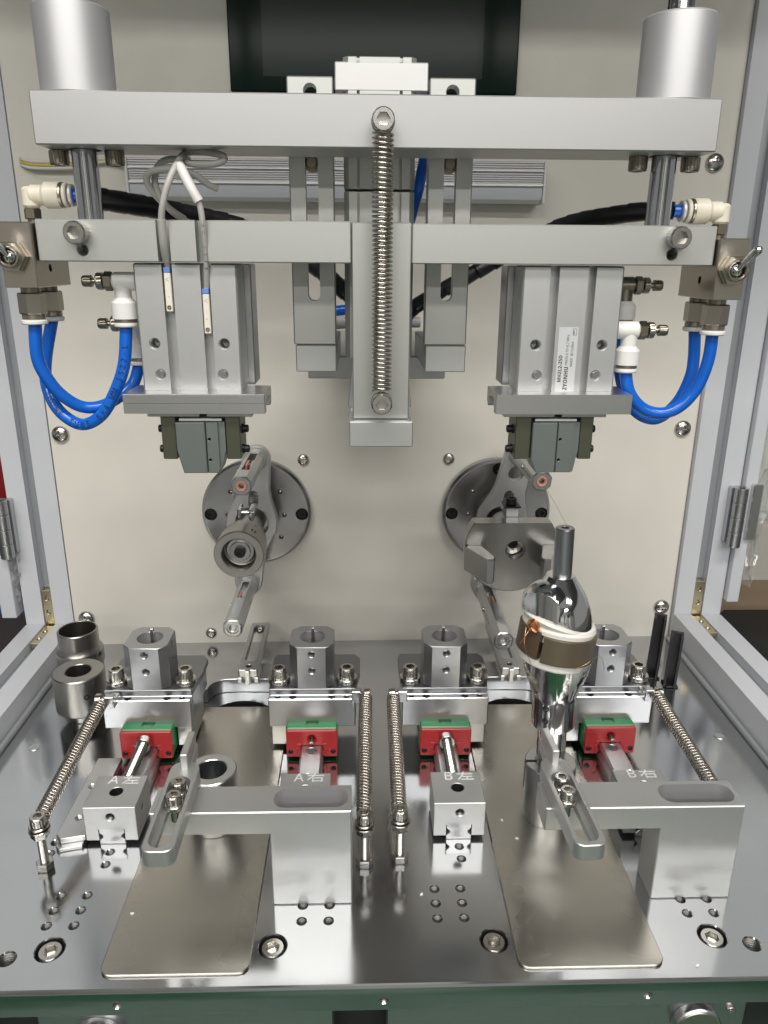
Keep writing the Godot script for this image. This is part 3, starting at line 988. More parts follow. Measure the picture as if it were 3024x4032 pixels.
		if left:
			part(bo, "stop_bolt", mb().add(threaded(Vector3(0, 19.6, 194), Vector3(0, 19.6, 237.4), 3.7, 1.25)).add(cap_head(5.6, 6.4, false), MB.along(Vector3(0, 19.6, 194.4), Vector3(0, 19.6, 150))), M.screw_steel)
			part(bo, "lock_nut", mb().add(hex_nut(6.4, 3.2, 1.2), MB.along(Vector3(0, 19.6, 235.9), Vector3(0, 19.6, 300))), M.screw_steel)
		else:
			part(bo, "stop_bolt", mb().add(threaded(Vector3(0, 18.6, 228), Vector3(0, 18.6, 237.4), 2.6, 0.8)), M.screw_steel)
		# carriage with its green end cap and red seal
		lab = "green and red ended guide carriage on the rail behind the block marked " + mark
		var ca: Node3D
		if carriage == null:
			carriage = thing("guide_carriage", lab, "carriage", Vector3(0, 2.5, 160), "linear guide carriages")
			ca = carriage
			part(ca, "body", mb().box(Vector3(-17, 4.5, 125), Vector3(-8.4, 24.5, 170), 0.6).box(Vector3(8.4, 4.5, 125), Vector3(17, 24.5, 170), 0.6).box(Vector3(-8.6, 13.4, 125.1), Vector3(8.6, 24.4, 169.9), 0.1), M.ground_steel)
			var capm := cut(mb().box(Vector3(-18.5, 3.4, 170.2), Vector3(18.5, 25.6, 183.0), 0.9), [mb().box(Vector3(-8.3, 0, 160), Vector3(8.3, 13.2, 190), 0.0), mb().box(Vector3(-4.6, 24.4, 168), Vector3(4.6, 30, 178.6), 0.0)])
			part(ca, "end_cap", capm, M.green_plastic)
			part(ca, "nipple_seat", mb().lathe([Vector2(0, 0), Vector2(2.9, 0), Vector2(2.9, 0.5), Vector2(2.0, 0.5), Vector2(2.0, 0.2), Vector2(0, 0.2)], at(Vector3(0, 24.45, 176)), 24), M.green_plastic)
			var seal := cut(mb().prism(stadium(-18.6, 18.6, 3.0, 25.2, 1.6), 2.6, upright(183.1), 0.4), [mb().prism(PackedVector2Array([Vector2(-8.6, -2), Vector2(8.6, -2), Vector2(8.6, 4.4), Vector2(6.4, 6.0), Vector2(8.4, 8.2), Vector2(8.4, 11.4), Vector2(7, 13), Vector2(-7, 13), Vector2(-8.4, 11.4), Vector2(-8.4, 8.2), Vector2(-6.4, 6.0), Vector2(-8.6, 4.4)]), 20, upright(175), 0.0), drill(Vector3(0, 18.4, 185.7), Vector3(0, 0, -1), 3.4, 1.0, 0.2)])
			part(ca, "end_seal", seal, M.red_plastic)
			part(ca, "lettering", lettering("HIWIN", 2.6, Transform3D(Basis(), Vector3(-11.2, 20.3, 185.6)), "Droid Sans", 700, 0.5).add(lettering("EG15", 2.6, Transform3D(Basis(), Vector3(10.4, 20.3, 185.6)), "Droid Sans", 700, 0.5)), M.red_plastic)
			var rim := mb()
			for sx: float in [-1.0, 1.0]:
				rim.box(Vector3(sx * 10.4 - 0.5, 3.4, 185.2), Vector3(sx * 10.4 + 0.5, 10.6, 186.3), 0.2)
				rim.box(Vector3(sx * 9.2 - 1.6, 13.6, 185.2), Vector3(sx * 9.2 + 1.6, 14.4, 186.3), 0.2)
				rim.box(Vector3(sx * 13.0 - 0.5, 7.0, 185.2), Vector3(sx * 13.0 + 0.5, 9.6, 186.2), 0.2)
			part(ca, "raised_rim", rim, M.red_plastic)
			part(ca, "grease_nipple", mb().lathe([Vector2(0, 0), Vector2(2.1, 0), Vector2(2.3, 0.6), Vector2(1.7, 2.6), Vector2(2.0, 4.0), Vector2(1.2, 5.6), Vector2(0, 5.8)], MB.along(Vector3(0, 18.2, 184.8), Vector3(0, 17.6, 200)), 20, 0.6), M.screw_steel)
			for sx: float in [-15.6, 15.6]:
				part(ca, "seal_screw", mb().add(pan_head(1.9, 1.2), MB.along(Vector3(sx, 7.4, 185.6), Vector3(sx, 7.4, 200))), M.black_oxide)
			ca.position = Vector3(cx, 2.5, 160) * S
		else:
			copy_of(carriage, Vector3(cx, 2.5, 160), lab)
		# clamping post on its base
		lab = "octagonal bored steel post on a stepped base, unit " + mark
		var to: Node3D
		if tower == null:
			tower = thing("clamping_post", lab, "fixture", Vector3(0, 25, 150), "octagonal clamping posts")
			to = tower
			var st := split(tower_mesh, func(q: Vector3) -> bool: return Vector2(q.x - 0.3, q.z - 153.0).length() < 9.3 and q.y < 83.8)
			part(to, "post", st[1], M.grey_steel)
			part(to, "bore", st[0], M.white_anodised)  # paler than the post: light inside the bore put into the colour
			part(to, "key", mb().box(Vector3(-1.2, 66, 144.4), Vector3(1.2, 88.2, 147.2), 0.3), M.bright_milled)
			part(to, "base", mb().prism(base_poly, 4.8, flat(45.3), 0.4), M.base_steel)
			part(to, "body", mb().box(Vector3(-31, 24.7, 120), Vector3(32, 45.2, 169.8), 0.5), M.milled)
			part(to, "front_plate", plate_mesh, M.milled)
			for p: Array in [[-25.2, 159.0], [25.4, 159.0]]:
				var sc := part(to, "washer", mb().ring(Vector3(p[0], 50.2, p[1]), Vector3(p[0], 54.2, p[1]), 7.9, 3.4, 0.5), M.screw_steel)
				part(sc, "screw", mb().add(cap_head(5.6, 8.0), at(Vector3(p[0], 54.2, p[1]), 0.3)), M.screw_steel)
			to.position = Vector3(cx, 25, 150) * S
		else:
			to = tower.duplicate()
			for c in to.get_children():
				if str(c.name).begins_with("side_leg"):
					to.remove_child(c)
					c.free()
			to.name = numbered("clamping_post")
			add_child(to)
			to.position = Vector3(cx, 25, 150) * S
			to.set_meta("label", lab)
		org[to] = Vector3(0, 25, 150)
		var side := 1.0 if left else -1.0
		part(to, "side_leg", mb().box(Vector3(25 * side - 5.5, 4.6, 130), Vector3(25 * side + 5.5, 24.6, 172.5), 0.6), M.bright_milled)
	# the steel strip beside the far left block
	var sp := thing("side_strip", "two layered steel strip with tapped holes beside the far left stop block", "strip", Vector3(-183, 0, 240))
	var low := mb().prism(PackedVector2Array([Vector2(-190, 190), Vector2(-175, 190), Vector2(-175, 272), Vector2(-188, 275), Vector2(-191, 272)]), 2.6, flat(0.3), 0.3)
	part(sp, "lower_layer", low, M.bright_milled)
	var up2 := mb().prism(PackedVector2Array([Vector2(-191, 190), Vector2(-174, 190), Vector2(-174, 268), Vector2(-188, 271), Vector2(-192, 267)]), 4.0, flat(3.1), 0.4)
	part(sp, "upper_layer", cut(up2, [drill(Vector3(-185.0, 7.1, 221), Vector3(0, -1, 0), 2.4, 3.5, 0.4, 0.8), drill(Vector3(-183.0, 7.1, 252), Vector3(0, -1, 0), 2.4, 3.5, 0.4, 0.8)]), M.bright_milled)


func chips() -> void:
	var data := [[Vector3(-129.5, 1.7, 323.7), "left tray, near its left edge"], [Vector3(33.6, 0.1, 312.0), "bare table left of the six hole pattern"], [Vector3(90.7, 1.7, 253.5), "right tray, before the split socket"], [Vector3(97.4, 1.7, 270.0), "right tray, nearer the front"], [Vector3(174.7, 0.1, 361.8), "table edge right of the right tray"]]
	for i in 5:
		var p: Vector3 = data[i][0]
		solo("shaving", mb().prism(PackedVector2Array([Vector2(-1.0, -0.5), Vector2(0.9, -0.7), Vector2(1.3, 0.2), Vector2(0.1, 0.8), Vector2(-0.8, 0.4)]), 0.5, at(p, 0.9 * i) * flat(0.0), 0.1), M.nylon, "tiny white shaving lying on the " + data[i][1], "shaving", p, "white shavings")


func spring_posts() -> void:
	var data := [
		[Vector3(-191.8, 0, 286.6), Vector3(-186.0, 49.5, 186.0), Vector3(-191.0, 34.5, 282.5), "far left", Vector3(-180.0, 51.5, 184.0)],
		[Vector3(0.6, 0, 287.5), Vector3(1.8, 50.5, 182.0), Vector3(0.4, 34.5, 283.5), "left of the middle", Vector3(-5.0, 51.5, 179.5)],
		[Vector3(22.2, 0, 284.3), Vector3(21.7, 50.0, 182.0), Vector3(21.6, 34.0, 280.0), "right of the middle", Vector3(28.5, 51.5, 179.5)],
		[Vector3(222.0, 0, 286.0), Vector3(213.6, 50.0, 183.0), Vector3(221.0, 34.5, 282.0), "far right behind the bracket", Vector3(208.0, 51.5, 181.0)]]
	for d: Array in data:
		var b: Vector3 = d[0]
		var st := thing("spring_stud", "threaded stud with nuts holding the spring at the " + d[3], "stud", b, "spring studs on the table")
		part(st, "thread", threaded(b + Vector3(0, 0.1, 0), b + Vector3(0, 30, 0), 2.6, 0.9), M.screw_steel)
		part(st, "lower_nut", mb().add(hex_nut(5.4, 2.2, 5.0), at(b + Vector3(0, 0.2, 0))), M.screw_steel)
		part(st, "upper_nut", mb().add(hex_nut(5.4, 2.2, 4.6), at(b + Vector3(0, 23.2, 0), 0.4)), M.screw_steel)
		part(st, "washer", mb().ring(b + Vector3(0, 28.0, 0), b + Vector3(0, 29.2, 0), 6.2, 2.6, 0.3), M.screw_steel)
		part(st, "spring_ring", mb().ring(b + Vector3(0, 30.0, 0), b + Vector3(0, 31.6, 0), 5.8, 3.2, 0.5), M.spring_steel)
		part(st, "cap_screw", mb().add(cap_head(4.6, 6.0), at(b + Vector3(0, 32.0, 0))), M.screw_steel)
		var a: Vector3 = d[1]
		var e: Vector3 = d[2]
		var dir := (e - a).normalized()
		var sp := thing("tension_spring", "long slanting steel spring, the one " + d[3], "spring", (a + e) / 2, "slanting tension springs")
		part(sp, "coil", mb().spring(a, e, 4.25, 0.66, 42.0), M.spring_steel)
		part(sp, "hook", mb().tube(curve([e - dir * 0.5 + Vector3(4.0, 0, 0), e + dir * 2.0 + Vector3(2.0, 1.0, 0), e + dir * 3.6 + Vector3(0, -2.5, 0), e + dir * 4.0 + Vector3(-3.0, -3.0, 0)]), 0.75, 8), M.spring_steel)
		var q: Vector3 = d[4]
		var outw := Vector3(signf(a.x - q.x), 0, 0)
		var hs := thing("spring_screw", "cap screw at the upper end of the spring " + d[3], "screw", q, "spring anchor screws")
		part(hs, "shank", mb().cyl(q, q + outw * 6.0, 2.2, 0.2, 16), M.screw_steel)
		part(hs, "head", mb().add(cap_head(4.4, 4.4, false), MB.along(q + outw * 5.6, q + outw * 20)), M.screw_steel)
		part(hs, "block", mb().box(q + Vector3(-3.4, -6.2, -12), q + Vector3(3.4, -1.6, 2.2), 0.4).box(q + Vector3(-3.2, -3, -2.5), q + Vector3(3.2, 3.2, 2.6), 0.4), M.milled)


func brackets() -> void:
	for s: Array in [[-116.0, -6.6, -51.5, "left", 0.0], [100.4, 211.4, 165.6, "right", deg_to_rad(3.0)]]:
		var x0: float = s[0]
		var x1: float = s[1]
		var xl: float = s[2]
		var o := thing("angle_bracket", "thick aluminium angle bracket with an oval slot, the %s one" % s[3], "bracket", Vector3(xl + 22, 0.2, 306), "angle brackets in front of the slides")
		var lpoly := PackedVector2Array([Vector2(x0, 49.4), Vector2(xl, 49.4), Vector2(xl, 0.2), Vector2(x1, 0.2), Vector2(x1, 64.2), Vector2(x0, 64.2)])
		var solid := cut(mb().prism(lpoly, 22.3, upright(295.4), 0.6), [mb().prism(stadium(xl + 1.6, x1 - 2.0, 298.6, 314.2, 7.0), 60, flat(26.0), 0.0)])
		var sw := split(solid, func(q: Vector3) -> bool: return q.x > xl + 1.2 and q.x < x1 - 1.6 and q.z > 298.2 and q.z < 314.6 and q.y > 20.0 and q.y < 63.6)
		part(o, "body", sw[1], M.anodised)
		part(o, "slot_wall", sw[0], M.white_anodised)  # paler than the bracket, so the slot looks lit inside
		var cx := -101.6 if s[3] == "left" else 111.3
		var c := thing("clamp_arm", "slotted aluminium clamp arm with a finger, screwed on the %s bracket" % s[3], "clamp", Vector3(cx, 64.3, 307), "slotted clamp arms")
		var outl := PackedVector2Array()
		for k in 7:
			var an := PI - PI / 2 * k / 6.0
			outl.append(Vector2(cx - 3.2 + 5.0 * cos(an), 351.8 + 5.0 * sin(an)))
		for k in 7:
			var an := PI / 2 - PI / 2 * k / 6.0
			outl.append(Vector2(cx + 3.2 + 5.0 * cos(an), 351.8 + 5.0 * sin(an)))
		outl.append(Vector2(cx + 8.2, 292.5))
		for k in range(1, 10):
			var an := PI * k / 10.0
			outl.append(Vector2(cx + 8.2 * cos(an), 292.5 - 7.0 * sin(an)))
		outl.append(Vector2(cx - 8.2, 292.5))
		var bar := cut(mb().prism(outl, 9.8, flat(64.4), 0.5), [mb().prism(stadium(cx - 5.9, cx + 5.9, 299.5, 354.0), 8, flat(68.4), 0.0), mb().prism(stadium(cx - 3.4, cx + 3.4, 302.0, 351.5), 20, flat(55.0), 0.0)])
		part(c, "bar", bar, M.anodised)
		part(c, "finger", mb().box(Vector3(cx - 2.0, 72.0, 270), Vector3(cx + 2.0, 83.5, 293), 0.4), M.anodised)
		part(c, "finger_root", mb().box(Vector3(cx - 2.4, 66.0, 268), Vector3(cx + 2.4, 73.9, 288), 0.4), M.anodised)
		for z: float in [306.8, 317.8]:
			var w := part(c, "washer", mb().ring(Vector3(cx - 0.3, 68.5, z), Vector3(cx - 0.3, 71.5, z), 5.3, 2.6, 0.4), M.screw_steel)
			part(w, "screw", mb().add(cap_head(4.2, 5.4), at(Vector3(cx - 0.3, 71.5, z))).cyl(Vector3(cx - 0.3, 60, z), Vector3(cx - 0.3, 69, z), 2.4), M.screw_steel)
		c.rotation.y = s[4]
	# split sockets on the trays
	for s: Array in [[-96.5, 250.5, 16.0, "left tray, empty"], [121.4, 246.0, 16.5, "right tray, holding the armature shaft"]]:
		var p := Vector3(s[0], 1.7, s[1])
		var r: float = s[2]
		var o := thing("split_socket", "round split steel socket standing on the " + s[3], "socket", p, "split sockets on the trays")
		var b := mb().lathe([Vector2(0, 0), Vector2(r - 0.3, 0), Vector2(r, 0.3), Vector2(r, 39.6), Vector2(r - 0.7, 40.3), Vector2(0, 40.3)], at(p), 56)
		part(o, "body", cut(b, [drill(p + Vector3(0, 40.3, 0), Vector3(0, -1, 0), 9.6, 36, 0.5, 0.0, 48), mb().box(p + Vector3(-30, 20, -1.2), p + Vector3(-6, 50, 1.2), 0.0)]), M.milled)


func spindles() -> void:
	var data := [["left", Vector3(-95.4, 133.5, 0), 6.0], ["right", Vector3(120.9, 133.8, 0), 11.5]]
	for d: Array in data:
		var c: Vector3 = d[1]
		var right: bool = d[0] == "right"
		var tilt: float = deg_to_rad(d[2])
		var fl := thing("spindle_flange", "ground steel flange disc on the back panel round the %s spindle" % d[0], "flange", c + Vector3(0, 0, 1.5), "spindle flanges")
		var prof := [Vector2(0, 0), Vector2(48.6, 0), Vector2(48.6, 7.0), Vector2(46.4, 9.2), Vector2(45.2, 9.4), Vector2(0, 9.4)]
		var zx := MB.along(c + Vector3(0, 0, 1.5), c + Vector3(0, 0, 20))
		var cuts := []
		var bolt := [Vector2(-40.5, -1.5), Vector2(40.8, -1.5), Vector2(0, 40), Vector2(0, -42)]
		for b: Vector2 in bolt:
			cuts.append(drill(c + Vector3(b.x, b.y, 10.9), Vector3(0, 0, -1), 5.4, 6.5, 0.4, 0.0, 28))
		for b: Vector2 in [Vector2(-22, 19.5), Vector2(22, 19.5), Vector2(-25.5, -2), Vector2(25, -2), Vector2(21.5, -23), Vector2(-21.5, -23)]:
			cuts.append(drill(c + Vector3(b.x, b.y, 10.9), Vector3(0, 0, -1), 1.9, 6, 0.4, 0.8, 16))
		part(fl, "disc", cut(mb().lathe(prof, zx, 72), cuts), M.ground_steel)
		for b: Vector2 in bolt:
			part(fl, "bolt", mb().add(cap_head(4.8, 5.0, false), MB.along(c + Vector3(b.x, b.y, 4.6), c + Vector3(b.x, b.y, 30))), M.black_oxide)
		part(fl, "shaft_hub", mb().cyl(c + Vector3(0, 0, 10.5), c + Vector3(0, 0, 29), 15.5, 0.8, 40), M.dull_steel)
		# the flyer: a plate across the spindle with a guide tube at each end
		var fy := thing("flyer_arm", "grey aluminium winding flyer with two guide tubes on the %s spindle" % d[0], "flyer", c + Vector3(0, 0, 29.5), "winding flyers")
		var half := [Vector2(21.5, 5), Vector2(15.0, 22), Vector2(13.0, 30), Vector2(12.0, 56)]
		if right:
			half[3].y = 61.0
		var ol := PackedVector2Array()
		for v: Vector2 in half:
			ol.append(v)
		for k in range(1, 10):
			var an := PI * k / 10.0
			ol.append(Vector2(12.0 * cos(an), half[3].y + 12.0 * sin(an)))
		for k in range(half.size() - 1, -1, -1):
			ol.append(Vector2(-half[k].x, half[k].y))
		var lower := PackedVector2Array()
		for v in ol:
			lower.append(-v)
		var whole := PackedVector2Array()
		for i in ol.size():
			whole.append(ol[i])
		for i in lower.size():
			whole.append(lower[i])
		var tf := Transform3D(Basis(Vector3(0, 0, 1), -tilt), c + Vector3(0, 0, 29.5))
		var plate := mb().prism(whole, 9.0, tf, 0.8)
		var pc := [mb().cyl(tf * Vector3(0, 0, -5), tf * Vector3(0, 0, 20), 14.6, 0.0, 40), mb().prism(stadium(-4.2, 4.2, 13, 29), 30, tf * Transform3D(Basis(), Vector3(0, 0, -5)), 0.0)]
		if right:
			pc.append(mb().cyl(tf * Vector3(1.0, 44.5, -5), tf * Vector3(1.0, 44.5, 20), 6.8, 0.0, 32))
		part(fy, "plate", cut(plate, pc), M.anodised)
		for e: float in [1.0, -1.0]:
			var root := tf * Vector3(0, (57.5 if not right else (61.5 if e > 0.0 else 64.0)) * e, 8.8)
			var len := 82.0 if e > 0.0 else (86.0 if not right else 100.0)
			var tipp := root + Vector3(0, 0, len)
			var octo := PackedVector2Array()
			var w := 7.2
			var q := 3.6
			for v: Vector2 in [Vector2(w, q), Vector2(q, w), Vector2(-q, w), Vector2(-w, q), Vector2(-w, -q), Vector2(-q, -w), Vector2(q, -w), Vector2(w, -q)]:
				octo.append(v)
			var rt := Transform3D(Basis(Vector3(0, 0, 1), -tilt * 0.5), root)
			var cutters := [mb().cyl(rt * Vector3(0, 0, len - 4), rt * Vector3(0, 0, len + 5), 4.6, 0.0, 28)]
			var pieces := cutters
			pieces.append(mb().box(Vector3(-3.0, -1, 12), Vector3(3.0, 12, 62 if e > 0.0 else 44), 0.0, rt))
			if right:
				for k in 4:
					pieces.append(drill(rt * Vector3(-7.2, 0, 50 + 7 * k), rt.basis * Vector3(1, 0, 0), 1.3, 3, 0.3, 0.0, 12))
			else:
				pieces.append(drill(rt * Vector3(7.2, 0, 40), rt.basis * Vector3(-1, 0, 0), 1.8, 4, 0.4, 0.0, 14))
			var tb := part(fy, "guide_tube", cut(mb().prism(octo, len, rt, 0.9), pieces), M.milled)
			part(tb, "root_collar", mb().cyl(root + Vector3(0, 0, 0.2), root + Vector3(0, 0, 7), 9.6, 1.2, 36), M.anodised)
			if e > 0.0:
				part(tb, "eyelet", mb().lathe([Vector2(1.9, 2.2), Vector2(4.5, 0.2), Vector2(4.5, 3.6), Vector2(3.8, 4.4), Vector2(2.6, 4.2), Vector2(1.9, 3.2), Vector2(1.9, 2.2)], MB.along(tipp - Vector3(0, 0, 3.8), tipp + Vector3(0, 0, 10)), 28, 0.9), M.ceramic)
			else:
				part(tb, "eyelet", mb().ring(tipp - Vector3(0, 0, 3.9), tipp - Vector3(0, 0, 0.5), 4.5, 2.7, 0.5, 28), M.bright_milled)
			var zz := 38.0
			var ins := part(tb, "wire_guide", mb().box(Vector3(-2.8, -0.6, zz - 9), Vector3(-1.1, 6.2, zz + 6), 0.4, rt).box(Vector3(1.1, -0.6, zz - 9), Vector3(2.8, 6.2, zz + 6), 0.4, rt), M.ceramic)
			part(ins, "ruby", mb().cyl(rt * Vector3(0, 2.4, zz - 4), rt * Vector3(0, 2.4, zz + 4), 1.05, 0.2, 14), M.ruby)
			part(tb, "grub_screw", mb().cyl(rt * Vector3(-7.0, 1, 46), rt * Vector3(-8.6, 1, 46), 1.7, 0.3, 14), M.screw_steel)
		# what the spindle carries in front of the flyer
		if not right:
			var h := thing("spindle_sleeve", "bored steel sleeve with a dark screw inside, on the left spindle", "sleeve", c + Vector3(0, 0, 39))
			part(h, "neck", mb().cyl(c + Vector3(0, 0, 29.2), c + Vector3(0, 0, 84), 10.5, 0.5, 36), M.dull_steel)
			var sl := [Vector2(0, 0), Vector2(16.4, 0), Vector2(17.4, 1.0), Vector2(17.4, 9), Vector2(18.2, 9.6), Vector2(18.2, 14), Vector2(19.2, 14.8), Vector2(19.2, 33.4), Vector2(18.6, 34.2), Vector2(0, 34.2)]
			var zt := MB.along(c + Vector3(0, 0, 79), c + Vector3(0, 0, 200))
			var body := mb().lathe(sl, zt, 64)
			part(h, "sleeve", cut(body, [drill(c + Vector3(0, 0, 113.2), Vector3(0, 0, -1), 13.0, 12, 0.5, 0.0, 48), drill(c + Vector3(10.5, 15.3, 102), Vector3(-0.56, -0.82, 0), 2.0, 4, 0.3), drill(c + Vector3(10.5, 15.3, 87), Vector3(-0.56, -0.82, 0), 1.6, 4, 0.3)]), M.dull_steel)
			var dd := part(h, "inner_disc", mb().cyl(c + Vector3(0, 0, 98), c + Vector3(0, 0, 104.5), 11.0, 0.6, 40).cyl(c + Vector3(0, 0, 104), c + Vector3(0, 0, 106), 8.0, 0.4, 36), M.ground_steel)
			part(dd, "screw", mb().add(cap_head(4.4, 3.0, false), MB.along(c + Vector3(0, 0, 105.8), c + Vector3(0, 0, 150))), M.black_oxide)
			var lk := part(h, "link", mb().box(c + Vector3(-6.0, 12, 58), c + Vector3(-3.2, 24, 76), 1.0).box(c + Vector3(3.2, 12, 58), c + Vector3(6.0, 24, 76), 1.0), M.chrome)
			part(lk, "link_pin", mb().cyl(c + Vector3(-7, 20, 70), c + Vector3(7, 20, 70), 1.7, 0.3, 16), M.chrome)
		else:
			var h := thing("winding_former", "large dark steel former disc with side lugs on the right spindle", "former", c + Vector3(0, 0, 39))
			part(h, "neck", mb().cyl(c + Vector3(0, 0, 29.2), c + Vector3(0, 0, 80), 12.0, 0.5, 36), M.former_steel)
			var cc := c + Vector3(-1.5, -3.5, 0)
			var disc := mb().lathe([Vector2(0, 0), Vector2(37, 0), Vector2(37.6, 0.6), Vector2(37.6, 13.4), Vector2(37, 14), Vector2(0, 14)], MB.along(cc + Vector3(0, 0, 79), cc + Vector3(0, 0, 200)), 80)
			part(h, "disc", cut(disc, [mb().box(cc + Vector3(-60, 21.5, 60), cc + Vector3(60, 60, 120), 0.0), drill(c + Vector3(1.6, -5.0, 93.0), Vector3(0, 0, -1), 7.6, 12, 0.5, 0.0, 36)]), M.former_steel)
			part(h, "screw", mb().add(cap_head(4.0, 5.0, false), MB.along(c + Vector3(0.8, -2.4, 81.5), c + Vector3(0.8, -2.4, 150))), M.black_oxide)
			for sx: float in [-1.0, 1.0]:
				var lug := PackedVector2Array([Vector2(0, 0), Vector2(10, 0), Vector2(17, 26), Vector2(15, 31), Vector2(10, 32), Vector2(-4, 4)])
				var tl := Transform3D(Basis(Vector3(-sx, 0, 0), Vector3(0, 0, 1), Vector3(0, 1, 0)), cc + Vector3(sx * 34.5, -17, 92.8))
				part(h, "lug", mb().prism(lug, 20, tl, 0.8), M.ground_steel)
			var br := part(h, "clamp_bracket", mb().box(c + Vector3(-5, 17, 64), c + Vector3(6, 25.5, 78), 0.6), M.grey_steel)
			part(br, "clamp_screw", mb().add(cap_head(4.6, 5.4, false), at(c + Vector3(0.5, 26.6, 70))), M.black_oxide)
			part(br, "plate", mb().box(c + Vector3(-6.2, 25.6, 62), c + Vector3(7.4, 26.5, 78), 0.2), M.black_oxide)


func loose_bushings() -> void:
	var p := Vector3(-223.5, 0.1, 127)
	var o := thing("flanged_bushing", "polished steel bushing with a thick rim standing by the left rail", "bushing", p)
	var b := mb().lathe([Vector2(0, 0), Vector2(9.2, 0), Vector2(9.6, 0.4), Vector2(9.6, 4.6), Vector2(9.2, 5), Vector2(9.2, 5.2), Vector2(9.6, 5.6), Vector2(9.6, 10.5), Vector2(18.4, 10.5), Vector2(19.4, 11.5), Vector2(19.4, 41.5), Vector2(18.6, 42.3), Vector2(0, 42.3)], at(p), 72)
	part(o, "body", cut(b, [drill(p + Vector3(0, 42.3, 0), Vector3(0, -1, 0), 9.6, 30, 0.6, 0.0, 48)]), M.dull_steel)
	var dir := Vector3(0.55, 0, 0.83)
	part(o, "grub_screw", mb().add(cap_head(2.2, 1.4, false), MB.along(p + dir * 18.4 + Vector3(0, 28, 0), p + dir * 40 + Vector3(0, 28, 0))), M.black_oxide)
	p = Vector3(-242.0, 0.1, 73)
	o = thing("stepped_bushing", "thin walled stepped steel bushing standing in the back left corner", "bushing", p)
	b = mb().lathe([Vector2(0, 0), Vector2(18.0, 0), Vector2(18.0, 20), Vector2(19.2, 21), Vector2(19.2, 32), Vector2(18.6, 33.0), Vector2(17.6, 34.0), Vector2(16.4, 38.0), Vector2(16.4, 50.2), Vector2(15.9, 50.8), Vector2(0, 50.8)], at(p), 72)
	part(o, "body", cut(b, [drill(p + Vector3(0, 50.8, 0), Vector3(0, -1, 0), 14.8, 40, 0.3, 0.0, 56), drill(p + Vector3(3, 27, 19.0), Vector3(0, 0, -1), 2.0, 5, 0.3), drill(p + Vector3(18.6, 30, 5), Vector3(-1, 0, 0), 1.8, 5, 0.3)]), M.dull_steel)
	# black channels leaning in the back right corner
	for s: Array in [[255.5, 72.0, 1.6, 59.0, "rear"], [266.5, 86.0, 1.2, 49.0, "front"]]:
		var q := Vector3(s[0], 0.2, s[1])
		var k := thing("plastic_channel", "upright black plastic channel strip in the right corner, the %s one" % s[4], "channel", q)
		var pr := PackedVector2Array([Vector2(-5.2, -6), Vector2(5.2, -6), Vector2(5.2, 6), Vector2(3.2, 6), Vector2(3.2, -3), Vector2(-3.2, -3), Vector2(-3.2, 6), Vector2(-5.2, 6)])
		part(k, "channel", mb().prism(pr, s[3], Transform3D(Basis(Vector3(0.92, 0, 0.39), Vector3(-0.39, 0, 0.92), Vector3(0, 1, 0)), q), 0.3), M.black_plastic)
		part(k, "foot", mb().box(q + Vector3(-5.5, 0, -6), q + Vector3(5.5, 1.6, 6), 0.4), M.black_plastic)
		k.rotation.z = deg_to_rad(-float(s[2]))
	var kb := thing("black_knob", "small black knurled knob behind the far right clamping post", "screw", Vector3(231, 0.2, 78))  # a plain black knob
	part(kb, "stem", mb().cyl(Vector3(231, 0.2, 78), Vector3(231, 13, 78), 7.0, 0.5), M.black_plastic)
	part(kb, "cap", mb().add(cap_head(6.0, 8.0), at(Vector3(231, 13, 78))), M.black_plastic)


